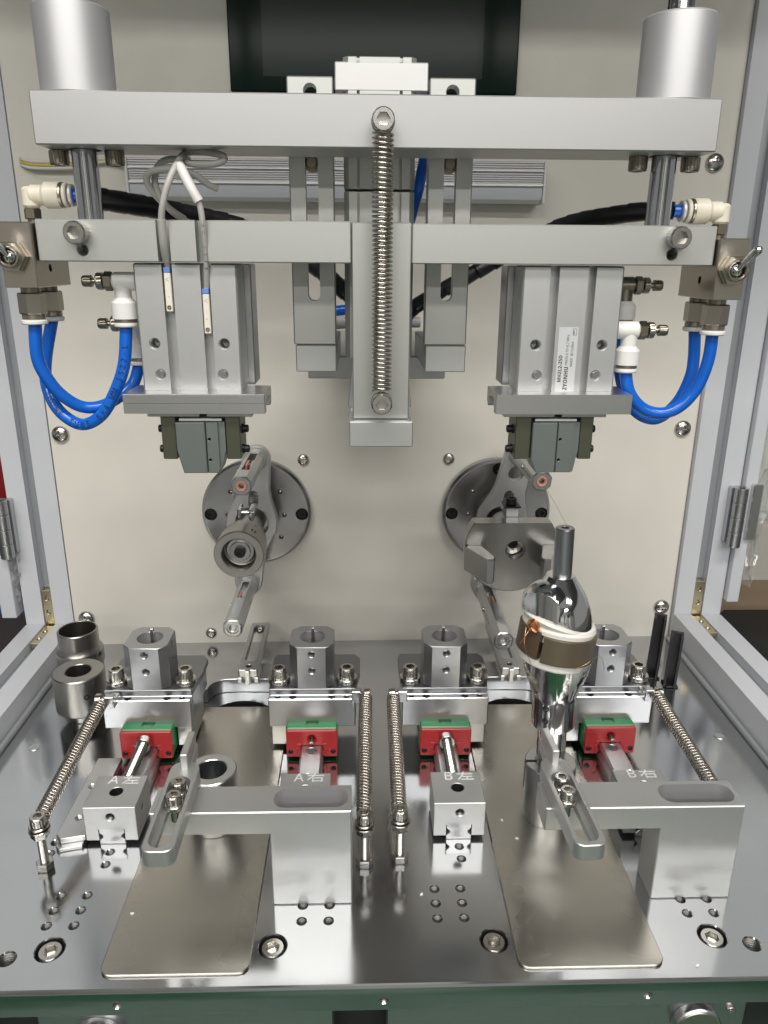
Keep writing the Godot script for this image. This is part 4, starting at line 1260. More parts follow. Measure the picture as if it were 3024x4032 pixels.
func armature() -> void:
	var a := Vector3(121.6, 0, 246)
	var o := thing("armature_assembly", "polished winding nozzle and wound armature core standing in the right socket", "armature", Vector3(121.6, 12, 246))
	var t := at(a)
	part(o, "shaft", mb().lathe([Vector2(0, 12), Vector2(9.2, 12), Vector2(9.3, 72), Vector2(0, 72)], t, 48), M.chrome)
	# lower holder, flared at the top with a flat milled on its front left
	var lower := mb().lathe([Vector2(0, 70.5), Vector2(12.6, 70.5), Vector2(13.6, 71.4), Vector2(13.6, 91), Vector2(14.6, 95.5), Vector2(17.4, 103), Vector2(19.6, 110), Vector2(20.6, 116), Vector2(20.8, 122), Vector2(0, 122)], t, 72, 0.6)
	var hole_dir := Vector3(0.55, 0, -0.83)
	var relief := mb().cyl(a + Vector3(11.5, 60, -17.5), a + Vector3(11.5, 130, -17.5), 34.6, 0.0, 120)
	var keep_core := cut(lower, [relief], true, 24.0)
	part(o, "lower_holder", keep_core, M.chrome)
	for y: float in [88.2, 79.6]:
		var hp := a + Vector3(-7.6, y, 11.1)
		part(o, "set_screw", mb().ring(hp, hp - hole_dir * 0.5, 2.1, 1.3, 0.1, 20).cyl(hp - hole_dir * -0.6, hp + hole_dir * 0.1, 1.35, 0.0, 16), M.black_oxide)
	# the wound core sits tilted between two white insulators
	var ct := Transform3D(Basis(Vector3(0, 0, 1), deg_to_rad(-9.0)) * Basis(Vector3(1, 0, 0), deg_to_rad(-5.0)), a + Vector3(-1.2, 130.2, 0))
	part(o, "lower_insulator", mb().lathe([Vector2(0, -14.5), Vector2(18.6, -14.5), Vector2(20.6, -13.0), Vector2(21.6, -8.8), Vector2(0, -8.8)], ct, 56, 0.5), M.nylon)
	var gap := ct * Transform3D(Basis(Vector3.UP, -atan2(0.80, -0.62)), Vector3.ZERO)
	var core := mb().lathe([Vector2(0, -8.7), Vector2(22.9, -8.7), Vector2(23.5, -8.1), Vector2(23.5, 7.0), Vector2(22.9, 7.6), Vector2(0, 7.6)], ct, 72)
	part(o, "core", cut(core, [mb().box(Vector3(6, -20, -1.0), Vector3(30, 20, 30.0), 0.0, gap), mb().lathe([Vector2(0, -6), Vector2(18.4, -6), Vector2(18.4, 20), Vector2(0, 20)], ct, 48)]), M.lamina)
	part(o, "side_core", cut(mb().lathe([Vector2(0, -7.6), Vector2(22.9, -7.6), Vector2(23.5, -7.0), Vector2(23.5, 8.6), Vector2(22.9, 9.2), Vector2(0, 9.2)], ct, 72), [mb().box(Vector3(-60, -60, -60), Vector3(60, 60, 1.4), 0.0, gap), mb().box(Vector3(-60, -60, -60), Vector3(4, 60, 60), 0.0, gap), mb().lathe([Vector2(0, -40), Vector2(18.4, -40), Vector2(18.4, 40), Vector2(0, 40)], ct, 40)]), M.lamina_red)
	part(o, "upper_insulator", mb().lathe([Vector2(0, 2), Vector2(18.2, 2), Vector2(18.2, 7.4), Vector2(21.8, 7.7), Vector2(22.4, 10.2), Vector2(21.4, 12.4), Vector2(19.0, 13.4), Vector2(16.0, 12.2), Vector2(0, 12.2)], ct, 56, 0.5), M.nylon)
	part(o, "coil", mb().lathe([Vector2(12.5, 6), Vector2(17.6, 6), Vector2(19.2, 10), Vector2(18.2, 14.6), Vector2(12.5, 15), Vector2(12.5, 6)], ct, 40, 0.9), M.copper)
	part(o, "coil_end", mb().lathe([Vector2(0, -4.2), Vector2(2.4, -3.4), Vector2(3.4, 0), Vector2(2.6, 3.6), Vector2(0, 4.4)], Transform3D(Basis(Vector3(0, 0, 1), 0.5), Vector3(102.6, 147.2, 261.0)), 20, 0.9), M.copper)
	# the tilted cap of the insulator under the nozzle
	var tiltb := Basis(Vector3(0, 0, 1), deg_to_rad(-19.0)) * Basis(Vector3(1, 0, 0), deg_to_rad(-4.0))
	var tc := Transform3D(tiltb, a + Vector3(-2.6, 145.0, 0))
	part(o, "insulator_cap", mb().lathe([Vector2(0, -5), Vector2(17.0, -5), Vector2(19.6, -2.6), Vector2(21.6, -0.6), Vector2(21.2, 1.2), Vector2(0, 1.2)], tc, 56, 0.5), M.nylon)
	# bullet shaped nozzle with a lobe at the front left, both cut by the sloping underside
	var bullet := mb().lathe([Vector2(0, 126), Vector2(21.0, 126), Vector2(20.9, 138), Vector2(20.2, 146), Vector2(18.8, 153), Vector2(16.3, 160), Vector2(12.7, 166), Vector2(9.2, 171.4), Vector2(8.3, 172.9), Vector2(7.6, 173.2), Vector2(0, 173.2)], at(a + Vector3(-1.0, 0, 0)), 80, 0.5)
	var under := Transform3D(tiltb, a + Vector3(-2.6, 145.0, 0) + tiltb * Vector3(0, 1.4, 0))
	var fn2 := Vector3(-0.30, 0.13, 0.94).normalized()
	# the flat is faintly rounded: everything is kept inside a wide leaning cylinder and above the underside
	var fc := a + Vector3(-2, 152, 0) + fn2 * -11.2
	var lean := Vector3(0.03, 1, -0.07).normalized()
	var wide := mb().cyl(fc - lean * 80.0, fc + lean * 80.0, 30.0, 0.0, 140)
	var above := mb().box(Vector3(-90, 0, -90), Vector3(90, 90, 90), 0.0, under)
	part(o, "nozzle", cut(bullet, [above, wide], true, 24.0), M.chrome)
	var lc := a + Vector3(-9.0, 0, 4)
	var lobe := mb().lathe([Vector2(0, 130), Vector2(15.0, 130), Vector2(15.0, 157), Vector2(14.4, 161), Vector2(12.6, 165), Vector2(9.6, 168.2), Vector2(5.6, 170.2), Vector2(0, 171)], at(lc), 64, 0.6)
	part(o, "nozzle_lobe", cut(lobe, [above, wide], true, 24.0), M.chrome)
	var stub := mb().lathe([Vector2(0, 168), Vector2(5.6, 168), Vector2(5.6, 202.0), Vector2(5.0, 202.6), Vector2(0, 202.6)], at(a), 36)
	part(o, "stub", cut(stub, [drill(a + Vector3(0, 202.6, 0), Vector3(0, -1, 0), 2.0, 9, 0.4)]), M.grey_steel)
	part(o, "loose_end", mb().tube(curve([Vector3(102.5, 149, 261), Vector3(97.5, 144.5, 266), Vector3(93.8, 139.0, 267)]), 0.17, 6), M.copper_wire)
	part(o, "loose_end", mb().tube(curve([Vector3(98.0, 147.0, 262), Vector3(96.2, 138, 268.4), Vector3(101.0, 125, 268.6)]), 0.17, 6), M.copper_wire)
	part(o, "loose_end", mb().tube(curve([Vector3(126.0, 121.5, 268.0), Vector3(132.6, 125.4, 269), Vector3(138.7, 126.4, 264), Vector3(150.4, 114.3, 240.0), Vector3(158.9, 100.3, 222), Vector3(163.0, 88, 214)]), 0.15, 6), M.copper_wire)
	o.rotation.z = deg_to_rad(1.15)
	solo("magnet_wire", mb().tube(curve([Vector3(134.6, 191, 119), Vector3(127.6, 197.2, 180), Vector3(119.4, 202.6, 244)]), 0.13, 6), M.copper_wire, "hair thin magnet wire from the right flyer eyelet to the nozzle tip", "wire", Vector3(134, 193, 180))


func upper_beam() -> void:
	var o := thing("upper_beam", "long pale aluminium crossbeam held by two bushings on the guide rods", "beam", Vector3(7.7, 395.2, 283))
	var b := mb().box(Vector3(-139.0, 395.3, 266.8), Vector3(154.4, 416.2, 300.0), 0.5)
	part(o, "beam", cut(b, [mb().cyl(Vector3(-124.2, 380, 283), Vector3(-124.2, 430, 283), 7.6, 0.0, 32), mb().cyl(Vector3(138.6, 380, 283), Vector3(138.6, 430, 283), 7.6, 0.0, 32)]), M.anodised_beam)
	for x: float in [-136.2, -111.4, 126.9, 151.2]:
		part(o, "bolt", mb().add(cap_head(4.3, 6.2), MB.along(Vector3(x, 395.2, 281), Vector3(x, 300, 281))).cyl(Vector3(x, 395.1, 281), Vector3(x, 391.6, 281), 3.9, 0.3), M.dark_nickel)
	for s: Array in [[-123.6, "left"], [138.7, "right"]]:
		var x: float = s[0]
		var u := thing("rod_bushing", "satin aluminium linear bushing standing on the %s end of the upper beam" % s[1], "bushing", Vector3(x, 416.3, 283), "linear bushings on the upper beam")
		part(u, "housing", mb().lathe([Vector2(5.8, 416.3), Vector2(15.4, 416.3), Vector2(15.8, 416.7), Vector2(15.8, 449.4), Vector2(15.0, 450.2), Vector2(5.8, 450.2), Vector2(5.8, 416.3)], at(Vector3(x, 0, 283)), 64), M.white_anodised)
		solo("guide_rod", mb().cyl(Vector3(x - 0.6, 352, 283), Vector3(x - 0.6, 641, 283), 5.6, 0.4, 40), M.rod_chrome, "polished steel guide rod through the %s bushing down to the lower bar" % s[1], "rod", Vector3(x - 0.6, 352, 283), "vertical guide rods")
	# lower bar
	var l := thing("lower_bar", "grey anodised lower bar carrying both pneumatic grippers", "bar", Vector3(7.9, 348, 285))
	var lb := mb().box(Vector3(-145.6, 348.0, 268), Vector3(-5.0, 366.0, 295.0), 0.5)
	var cuts := [drill(Vector3(-125.6, 353.0, 295), Vector3(0, 0, -1), 2.4, 12, 0.4)]
	for x: Array in [[-92.2, -86.4], [-74.8, -69.6]]:
		cuts.append(mb().box(Vector3(x[0], 340, 288.5), Vector3(x[1], 380, 310), 0.0))
	cuts.append(mb().cyl(Vector3(-124.2, 340, 283), Vector3(-124.2, 361, 283), 5.0, 0.0, 32))
	part(l, "left_half", cut(lb, cuts), M.anodised_warm)
	var rbm := mb().box(Vector3(22.6, 348.0, 268), Vector3(162.0, 365.3, 295.0), 0.5)
	part(l, "right_half", cut(rbm, [drill(Vector3(142.3, 352.8, 295), Vector3(0, 0, -1), 2.4, 12, 0.4)]), M.anodised_warm)
	for p: Vector3 in [Vector3(-126.6, 360.2, 295), Vector3(143.4, 360.0, 295)]:
		part(l, "cap_screw", mb().add(cap_head(5.0, 6.4), MB.along(p, p + Vector3(0, 0, 10))), M.screw_steel)
	# centre column with its foot
	var c := thing("centre_column", "square grey centre column hanging through the lower bar, with a foot block", "column", Vector3(8.8, 263, 290))
	part(c, "front_bar", mb().box(Vector3(-4.7, 276.2, 268.5), Vector3(22.4, 365.7, 294.8), 0.5), M.anodised_warm)
	part(c, "foot", mb().box(Vector3(-6.4, 263.5, 262), Vector3(24.3, 275.9, 300.0), 0.5), M.anodised)
	part(c, "rear_gusset", mb().prism(PackedVector2Array([Vector2(-7.6, 276.1), Vector2(25.6, 276.1), Vector2(23.0, 300), Vector2(-5.2, 300)]), 5.5, upright(258), 0.3), M.milled)
	# cylinder behind the column
	var cy := thing("lift_cylinder", "grooved aluminium lift cylinder standing behind the centre column", "cylinder", Vector3(8.6, 300, 240))
	for y: Array in [[382.6, 440.0, "upper_body"], [300.5, 381.6, "lower_body"]]:
		var body := mb().prism(PackedVector2Array([Vector2(-8.9, 222), Vector2(25.9, 222), Vector2(25.9, 253), Vector2(23.4, 255.2), Vector2(-6.4, 255.2), Vector2(-8.9, 253)]), y[1] - y[0], flat(y[0]), 0.3)
		part(cy, y[2], cut(body, [mb().box(Vector3(-2.4, 290, 252), Vector3(-1.0, 450, 260), 0.0), mb().box(Vector3(18.0, 290, 252), Vector3(19.4, 450, 260), 0.0)]), M.anodised_warm)
	part(cy, "head_block", mb().box(Vector3(-12.8, 425.5, 222), Vector3(31.5, 437.8, 255.4), 0.5), M.anodised)
	# slotted plates
	for s: Array in [[-35.6, -13.6, "left"], [32.2, 54.3, "right"]]:
		var x0: float = s[0]
		var x1: float = s[1]
		var xm := (x0 + x1) / 2
		var q := thing("slotted_plate", "upright slotted aluminium plate %s of the centre column, with a foot arm" % s[2], "plate", Vector3(xm, 293, 250), "slotted upright plates")
		var pl := mb().box(Vector3(x0, 307.4, 247), Vector3(x1, 431.6, 255), 0.6)
		part(q, "plate", cut(pl, [mb().prism(stadium(xm - 3.1, xm + 3.1, 329.5, 399), 30, upright(235), 0.0), drill(Vector3(xm, 425.5, 255), Vector3(0, 0, -1), 3.0, 10, 0.3)]), M.anodised_warm)
		part(q, "foot_arm", mb().box(Vector3(x0 + 0.8, 293.4, 172), Vector3(x1, 307.1, 255.2), 0.5), M.anodised)
		part(q, "slot_bolt", mb().add(cap_head(4.0, 5.0), MB.along(Vector3(xm, 394.5, 246.8), Vector3(xm, 394.5, 100))).cyl(Vector3(xm, 394.5, 240), Vector3(xm, 394.5, 254), 2.6), M.dark_nickel)
	solo("cross_plate", mb().box(Vector3(-33.6, 279.2, 2), Vector3(51.4, 292.9, 184), 0.6), M.anodised, "grey carrier plate between the back panel and the two foot arms", "plate", Vector3(9, 279, 90))
	# vertical spring
	var sp := thing("tension_spring", "long vertical tension spring in front of the centre column", "spring", Vector3(8.9, 345, 305))
	part(sp, "coil", mb().spring(Vector3(8.9, 400.6, 306.2), Vector3(8.9, 291.8, 306.2), 4.15, 0.62, 56.0, 16), M.spring_steel)
	for s: Array in [[404.8, "upper"], [286.4, "lower"]]:
		var p := Vector3(8.9, s[0], 300.2 if s[1] == "upper" else 295.0)
		var k := thing("spring_screw", "cap screw holding the %s end of the vertical spring" % s[1], "screw", p, "spring anchor screws")
		part(k, "shank", mb().cyl(p, Vector3(8.9, s[0], 309.0), 2.8, 0.2, 20), M.screw_steel)
		part(k, "washer", mb().ring(Vector3(8.9, s[0], 305.0), Vector3(8.9, s[0], 306.6), 5.0, 2.9, 0.3), M.screw_steel)
		part(k, "head", mb().add(cap_head(4.8, 5.2, s[1] == "upper"), MB.along(Vector3(8.9, s[0], 307.6), Vector3(8.9, s[0], 330))), M.screw_steel)


func gripper(label: String, x0: float, x1: float, side: float) -> Node3D:
	var o := thing("pneumatic_gripper", label, "gripper", Vector3((x0 + x1) / 2, 249, 280), "pneumatic grippers under the bar")
	var g: Array
	var holes: Array
	if side > 0.0:
		g = [[-92.4, -87.6], [-74.9, -70.6]]
		holes = [[-98.4, 311.3], [-65.6, 311.3], [-96.8, 296.8], [-67.0, 296.8]]
	else:
		g = [[88.0, 92.4], [106.1, 109.8]]
		holes = [[83.2, 311.3], [115.4, 311.3], [84.8, 296.7], [113.5, 296.9]]
	var cuts := []
	for s: Array in g:
		cuts.append(mb().box(Vector3(s[0], 280, 286.0), Vector3(s[1], 360, 300), 0.0))
		cuts.append(mb().box(Vector3(s[0] - 0.6, 279, 284.4), Vector3(s[1] + 0.6, 361, 287.2), 0.0))
	for i in 2:
		cuts.append(drill(Vector3(holes[i][0], holes[i][1], 290), Vector3(0, 0, -1), 2.4, 9, 0.4, 0.8))
		cuts.append(drill(Vector3(holes[i + 2][0], holes[i + 2][1], 290), Vector3(0, 0, -1), 2.35, 0.7, 0.3))
	var body := cut(mb().box(Vector3(x0, 288.4, 268), Vector3(x1, 347.6, 290), 0.7), cuts)
	part(o, "body", body, M.anodised)
	for i in 2:
		part(o, "pin", mb().cyl(Vector3(holes[i + 2][0], holes[i + 2][1], 288.6), Vector3(holes[i + 2][0], holes[i + 2][1], 290.2), 1.9, 0.3, 20), M.grey_steel)
	part(o, "rear_body", mb().box(Vector3(x0 - (3.5 if side < 0.0 else -1.0), 288.6, 250), Vector3(x1 + (3.5 if side > 0.0 else -1.0), 347.4, 267.8), 0.5), M.milled)
	# guide channel across the bottom
	var c0 := x0 - 7.6
	var c1 := x1 + 11.8 if side > 0.0 else x1 + 6.8
	if side < 0.0:
		c0 = x0 - 11.5
	var chp := PackedVector2Array([Vector2(273.4, 289.0), Vector2(273.4, 281.5), Vector2(276.5, 279.6), Vector2(278.5, 281.0), Vector2(278.5, 284.8), Vector2(284.5, 286.0), Vector2(292.5, 286.0), Vector2(294.5, 284.6), Vector2(294.5, 279.6), Vector2(300.0, 279.6), Vector2(300.0, 289.0)])
	var ct := Transform3D(Basis(Vector3(0, 0, 1), Vector3(0, 1, 0), Vector3(1, 0, 0)), Vector3(c0, 0, 0))
	part(o, "channel", mb().prism(chp, c1 - c0, ct, 0.25), M.bright_milled)
	if side > 0.0:
		part(o, "channel_step", mb().box(Vector3(c0 + 0.1, 284.6, 299.6), Vector3(c1 - 0.1, 288.8, 300.5), 0.2), M.bright_milled)
	# slide plates, adapters and jaws
	var jm := -76.0 if side > 0.0 else 95.6
	var dx := 0.0 if side > 0.0 else 172.3
	var lo := jm - 27.0
	var hi := jm + 23.0
	part(o, "slide_plate", mb().box(Vector3(lo, 277.6, 280), Vector3(jm - 2.2, 279.3, 297), 0.2), M.grey_steel)
	part(o, "slide_plate", mb().box(Vector3(jm + 1.2, 277.6, 280), Vector3(hi, 279.3, 297), 0.2), M.grey_steel)
	var aL0 := -97.7 if side > 0.0 else 75.2
	var aR1 := -59.6 if side > 0.0 else 113.6
	var jL := -90.4 if side > 0.0 else 83.2
	var jR := -66.9 if side > 0.0 else 106.8
	part(o, "jaw_adapter", mb().box(Vector3(aL0, 256.0, 276), Vector3(jL - 0.2, 277.5, 294.5), 0.4).box(Vector3(jL - 0.4, 270, 276.2), Vector3(jm - 0.6, 277.4, 288), 0.2), M.olive)
	part(o, "jaw_adapter", mb().box(Vector3(jR + 0.2, 256.0, 276), Vector3(aR1, 277.5, 294.5), 0.4).box(Vector3(jm + 0.6, 270, 276.2), Vector3(jR + 0.4, 277.4, 288), 0.2), M.olive)
	part(o, "spacer", mb().box(Vector3(jL + 1.5, 274.9, 288.2), Vector3(jR - 1.5, 276.2, 294), 0.2), M.white_plastic)
	var pl := PackedVector2Array([Vector2(jL, 274.7), Vector2(jm - 0.15, 274.7), Vector2(jm - 0.15, 249.4), Vector2(jL + 2.7, 249.4), Vector2(jL, 261.0)])
	var pr := PackedVector2Array([Vector2(jm + 0.15, 274.7), Vector2(jR, 274.7), Vector2(jR, 260.6), Vector2(jR - 3.6, 249.4), Vector2(jm + 0.15, 249.4)])
	if side < 0.0:
		pl = PackedVector2Array([Vector2(jL, 274.7), Vector2(jm - 0.15, 274.7), Vector2(jm - 0.15, 249.6), Vector2(jL + 3.0, 249.6), Vector2(jL, 256.0)])
		pr = PackedVector2Array([Vector2(jm + 0.15, 274.7), Vector2(jR, 274.7), Vector2(jR, 260.6), Vector2(jR - 1.9, 249.6), Vector2(jm + 0.15, 249.6)])
	part(o, "jaw", mb().prism(pl, 17.6, upright(279.0), 0.4), M.jaw_grey)
	var rj := cut(mb().prism(pr, 17.4, upright(279.0), 0.4), [drill(Vector3(jm + 1.6, 266.4, 296.4), Vector3(0, 0, -1), 0.75, 6, 0.15, 0.0, 12), drill(Vector3(jm + 1.5, 256.0, 296.4), Vector3(0, 0, -1), 0.75, 6, 0.15, 0.0, 12), mb().box(Vector3(jR - 3.2, 240, 294.8), Vector3(jR + 5, 280, 300), 0.0)])
	part(o, "jaw", rj, M.jaw_grey)
	for y: float in [269.8, 259.6]:
		part(o, "jaw_bolt", mb().add(cap_head(1.9, 3.0, false), MB.along(Vector3(aL0, y, 287), Vector3(aL0 - 20, y, 287))).ring(Vector3(aL0 + 0.2, y, 287), Vector3(aL0 - 0.7, y, 287), 2.4, 1.0, 0.1, 20), M.black_oxide)
		part(o, "jaw_bolt", mb().add(cap_head(1.9, 3.0, false), MB.along(Vector3(aR1, y, 287), Vector3(aR1 + 20, y, 287))).ring(Vector3(aR1 - 0.2, y, 287), Vector3(aR1 + 0.7, y, 287), 2.4, 1.0, 0.1, 20), M.black_oxide)
	return o


func grippers() -> void:
	gripper("left pneumatic gripper with two sensors in its grooves and closed jaws", -105.4, -58.1, 1.0)
	var r := gripper("right pneumatic gripper with a silver rating label on its face", 75.3, 122.8, -1.0)
	# rating label, read from below upwards
	part(r, "label", mb().box(Vector3(94.0, 288.9, 290.02), Vector3(103.4, 319.7, 290.16), 0.0), M.label_film)
	var up := Basis(Vector3(0, 1, 0), Vector3(-1, 0, 0), Vector3(0, 0, 1))
	var txt := mb()
	for s: Array in [["MHZL2-25D", 1.75, 96.3, 300.0, 700], ["ZYONHU", 2.0, 99.4, 295.4, 700], ["PRESS 0.15~0.7 MPa", 1.15, 99.2, 309.0, 400], ["MADE  IN CHINA", 1.15, 101.6, 307.0, 400], ["MY", 1.0, 101.8, 317.4, 400]]:
		txt.add(lettering(s[0], s[1], Transform3D(up, Vector3(s[2] - 0.5, s[3], 290.18)), "Droid Sans", s[4], 0.06))
	for b: Array in [[100.8, 316.0, 100.95, 319.0], [102.5, 316.0, 102.65, 319.0], [100.8, 316.0, 102.6, 316.15], [100.8, 318.9, 102.6, 319.05]]:
		txt.box(Vector3(b[0], b[1], 290.15), Vector3(b[2], b[3], 290.22), 0.0)
	part(r, "lettering", txt, M.ink)
	# proximity switches in the grooves of the left gripper
	for s: Array in [[-89.9, 345.8, 326.0, "upper"], [-72.8, 336.4, 316.0, "lower"]]:
		var x: float = s[0]
		var k := thing("proximity_switch", "slim cream proximity switch in the left gripper, the %s one" % s[3], "sensor", Vector3(x, s[2], 288), "proximity switches")
		part(k, "housing", mb().box(Vector3(x - 1.5, s[2], 286.2), Vector3(x + 1.5, s[1] - 2.4, 290.8), 0.3), M.sensor_cream)
		part(k, "blue_end", mb().box(Vector3(x - 1.5, s[1] - 2.3, 286.2), Vector3(x + 1.5, s[1], 290.9), 0.2), M.sensor_blue)
		part(k, "screw", mb().add(cap_head(0.95, 0.7, false), MB.along(Vector3(x, s[2] + 2.0, 290.5), Vector3(x, s[2] + 2.0, 300))), M.dark_nickel)
		part(k, "lamp_dot", mb().cyl(Vector3(x, s[2] + 7.0, 290.6), Vector3(x, s[2] + 7.0, 290.95), 0.5, 0.1, 12), M.cable_white)
		part(k, "arrow", strokes([[0, 0.5, 1, 1], [0, 0.5, 1, 0]], Vector2(1.4, 1.6), 0.25, Transform3D(Basis(), Vector3(x - 0.7, s[1] - 6.2, 290.8))), M.cable_grey)


func flow_control(label: String, top: Vector3, dirx: float, body_len: float, upper_m: Material) -> void:
	# threaded elbow: a horizontal arm to the gripper, a knurled needle screw outwards, the tube socket below
	var o := thing("flow_control", label, "fitting", top, "flow control fittings")
	var d := Vector3(dirx, 0, 0)
	part(o, "elbow", mb().cyl(top - d * 7.5, top + d * 4.2, 4.3, 0.8, 32).cyl(top, top + Vector3(0, -8.5, 0), 3.9, 0.3, 32), upper_m)
	part(o, "thread_collar", mb().cyl(top - d * 7.4, top - d * 9.6, 3.9, 0.3), M.dark_nickel)
	part(o, "hexagon", mb().add(hex_nut(4.5, 1.0, 4.0), MB.along(top + d * 4.3, top + d * 20)), M.dark_nickel)
	part(o, "lock_ring", mb().add(cap_head(4.0, 3.0), MB.along(top + d * 8.8, top + d * 30)), M.nickel)
	part(o, "needle", mb().cyl(top + d * 8.4, top + d * 16, 1.3, 0.2, 14), M.nickel)
	part(o, "needle_knob", mb().add(cap_head(2.7, 4.4), MB.along(top + d * 14, top + d * 40)), M.dark_nickel)
	var q := top + Vector3(0, -7.6, 0)
	part(o, "socket", mb().lathe([Vector2(0, 0), Vector2(4.0, 0), Vector2(6.0, -2.2), Vector2(6.1, -body_len), Vector2(0, -body_len)], at(q), 36), M.white_plastic)
	part(o, "steel_ring", mb().cyl(q + Vector3(0, -body_len - 0.05, 0), q + Vector3(0, -body_len - 1.8, 0), 5.3, 0.3), M.nickel)
	part(o, "release_collar", mb().cyl(q + Vector3(0, -body_len - 1.85, 0), q + Vector3(0, -body_len - 3.8, 0), 5.6, 0.5), M.white_plastic)


func valves() -> void:
	for s: Array in [[-161.0, -146.3, 336.6, 364.6, "left", -1.0, -155.4, 350.0], [162.6, 176.4, 333.0, 360.0, "right", 1.0, 169.9, 346.2]]:
		var x0: float = s[0]
		var x1: float = s[1]
		var y0: float = s[2]
		var y1: float = s[3]
		var sd: float = s[5]
		var v := thing("toggle_valve", "nickel plated toggle valve block at the %s end of the lower bar" % s[4], "valve", Vector3((x0 + x1) / 2, y0, 278), "toggle valves")
		var bl := mb().box(Vector3(x0, y0, 257.0), Vector3(x1, y1, 298), 0.4)
		var inner := x1 if sd < 0.0 else x0
		part(v, "block", cut(bl, [drill(Vector3(inner, y0 + 8.5, 281), Vector3(sd, 0, 0), 1.7, 6, 0.2)]), M.nickel)
		var bc := Vector3(s[6], s[7], 298.0)
		part(v, "hex_nut", mb().add(hex_nut(7.0, 4.6, 3.6), MB.along(bc, bc + Vector3(0, 0, 10))), M.nickel)
		part(v, "collar", mb().ring(bc, bc + Vector3(0, 0, 6.0), 4.9, 3.5, 0.5, 36), M.nickel)
		part(v, "lever_ball", mb().lathe([Vector2(0, 0), Vector2(2.9, 0.8), Vector2(3.2, 2.6), Vector2(2.4, 4.8), Vector2(0, 5.8)], MB.along(bc + Vector3(0, 0, 0.6), bc + Vector3(0, 0, 20)), 28, 0.9), M.chrome)
		var tip := bc + (Vector3(-4.0, 9.5, 16.5) if sd < 0.0 else Vector3(3.6, 9.6, 16.0))
		var root := bc + Vector3(0, 0, 4.4)
		var l := root.distance_to(tip)
		part(v, "lever", mb().lathe([Vector2(0, 0), Vector2(1.15, 0), Vector2(1.6, l * 0.6), Vector2(1.95, l - 2.0), Vector2(1.8, l - 0.8), Vector2(1.1, l), Vector2(0, l + 0.2)], MB.along(root, tip), 24, 0.7), M.chrome)
		# two hexagon tube fittings under the block
		var fx := -154.2 if sd < 0.0 else 169.6
		for z: float in [287.5, 266.5]:
			var fit := thing("tube_fitting", "brassy hexagon tube fitting under the %s valve, %s" % [s[4], "front one" if z > 280.0 else "rear one"], "fitting", Vector3(fx, y0 - 18, z), "tube fittings under the valves")
			part(fit, "neck", mb().cyl(Vector3(fx, y0 + 0.0, z), Vector3(fx, y0 - 2.6, z), 4.3, 0.3), M.dark_nickel)
			part(fit, "hexagon", mb().lathe([Vector2(0, -12.2), Vector2(5.6, -12.2), Vector2(6.2, -11.6), Vector2(6.2, -3.0), Vector2(5.6, -2.4), Vector2(0, -2.4)], at(Vector3(fx, y0, z), 0.5), 6), M.nickel)
			part(fit, "steel_ring", mb().cyl(Vector3(fx, y0 - 12.1, z), Vector3(fx, y0 - 14.6, z), 5.2, 0.4), M.nickel)
			part(fit, "release_collar", mb().cyl(Vector3(fx, y0 - 14.65, z), Vector3(fx, y0 - 16.8, z), 5.9, 0.5), M.white_plastic)
		# cream elbow on top towards the middle
		var eb := Vector3(-156.4 if sd < 0.0 else 174.6, y1, 268)
		var e := thing("elbow_fitting", "cream plastic elbow fitting on the %s toggle valve" % s[4], "fitting", eb, "cream elbow fittings")
		part(e, "stem", mb().cyl(eb + Vector3(0, 0.1, 0), eb + Vector3(0, 2.4, 0), 2.6, 0.2).add(hex_nut(4.0, 1.0, 5.0), at(eb + Vector3(0, 2.2, 0))), M.dark_nickel)
		var yy := eb.y + 13.0
		var ax := Vector3(-sd, 0, 0)
		part(e, "elbow", mb().cyl(Vector3(eb.x, eb.y + 7.0, eb.z), Vector3(eb.x, yy + 3.6, eb.z), 4.0, 1.2).cyl(Vector3(eb.x, yy, eb.z), Vector3(eb.x, yy, eb.z) + ax * 7.0, 4.6, 0.8).lathe([Vector2(0, 6), Vector2(4.6, 6), Vector2(5.9, 7.6), Vector2(6.0, 13.5), Vector2(5.8, 14.4), Vector2(0, 14.4)], MB.along(Vector3(eb.x, yy, eb.z), Vector3(eb.x, yy, eb.z) + ax * 20), 36, 0.3), M.cream_plastic)
		part(e, "steel_ring", mb().cyl(Vector3(eb.x, yy, eb.z) + ax * 14.3, Vector3(eb.x, yy, eb.z) + ax * 15.9, 5.8, 0.3), M.nickel)
		part(e, "release_collar", mb().cyl(Vector3(eb.x, yy, eb.z) + ax * 15.95, Vector3(eb.x, yy, eb.z) + ax * 17.9, 5.5, 0.4), M.cream_plastic)
		part(e, "release_rim", mb().cyl(Vector3(eb.x, yy, eb.z) + ax * 18.6, Vector3(eb.x, yy, eb.z) + ax * 20.4, 5.0, 0.4), M.label_film)
		part(e, "tube_end", mb().cyl(Vector3(eb.x, yy, eb.z) + ax * 17.0, Vector3(eb.x, yy, eb.z) + ax * 24.0, 3.0, 0.1), M.blue_tube)
	flow_control("front white flow control with a knurled needle screw, left of the left gripper", Vector3(-113.9, 339.2, 280), -1.0, 9.6, M.white_plastic)
	flow_control("rear white flow control half hidden beside the left gripper", Vector3(-114.6, 318.2, 262), -1.0, 9.0, M.white_plastic)
	flow_control("upper dark flow control behind the right gripper", Vector3(133.4, 338.2, 262), 1.0, 9.0, M.dark_nickel)
	flow_control("lower white flow control with a knurled needle screw, right of the right gripper", Vector3(131.6, 317.6, 280), 1.0, 9.0, M.white_plastic)
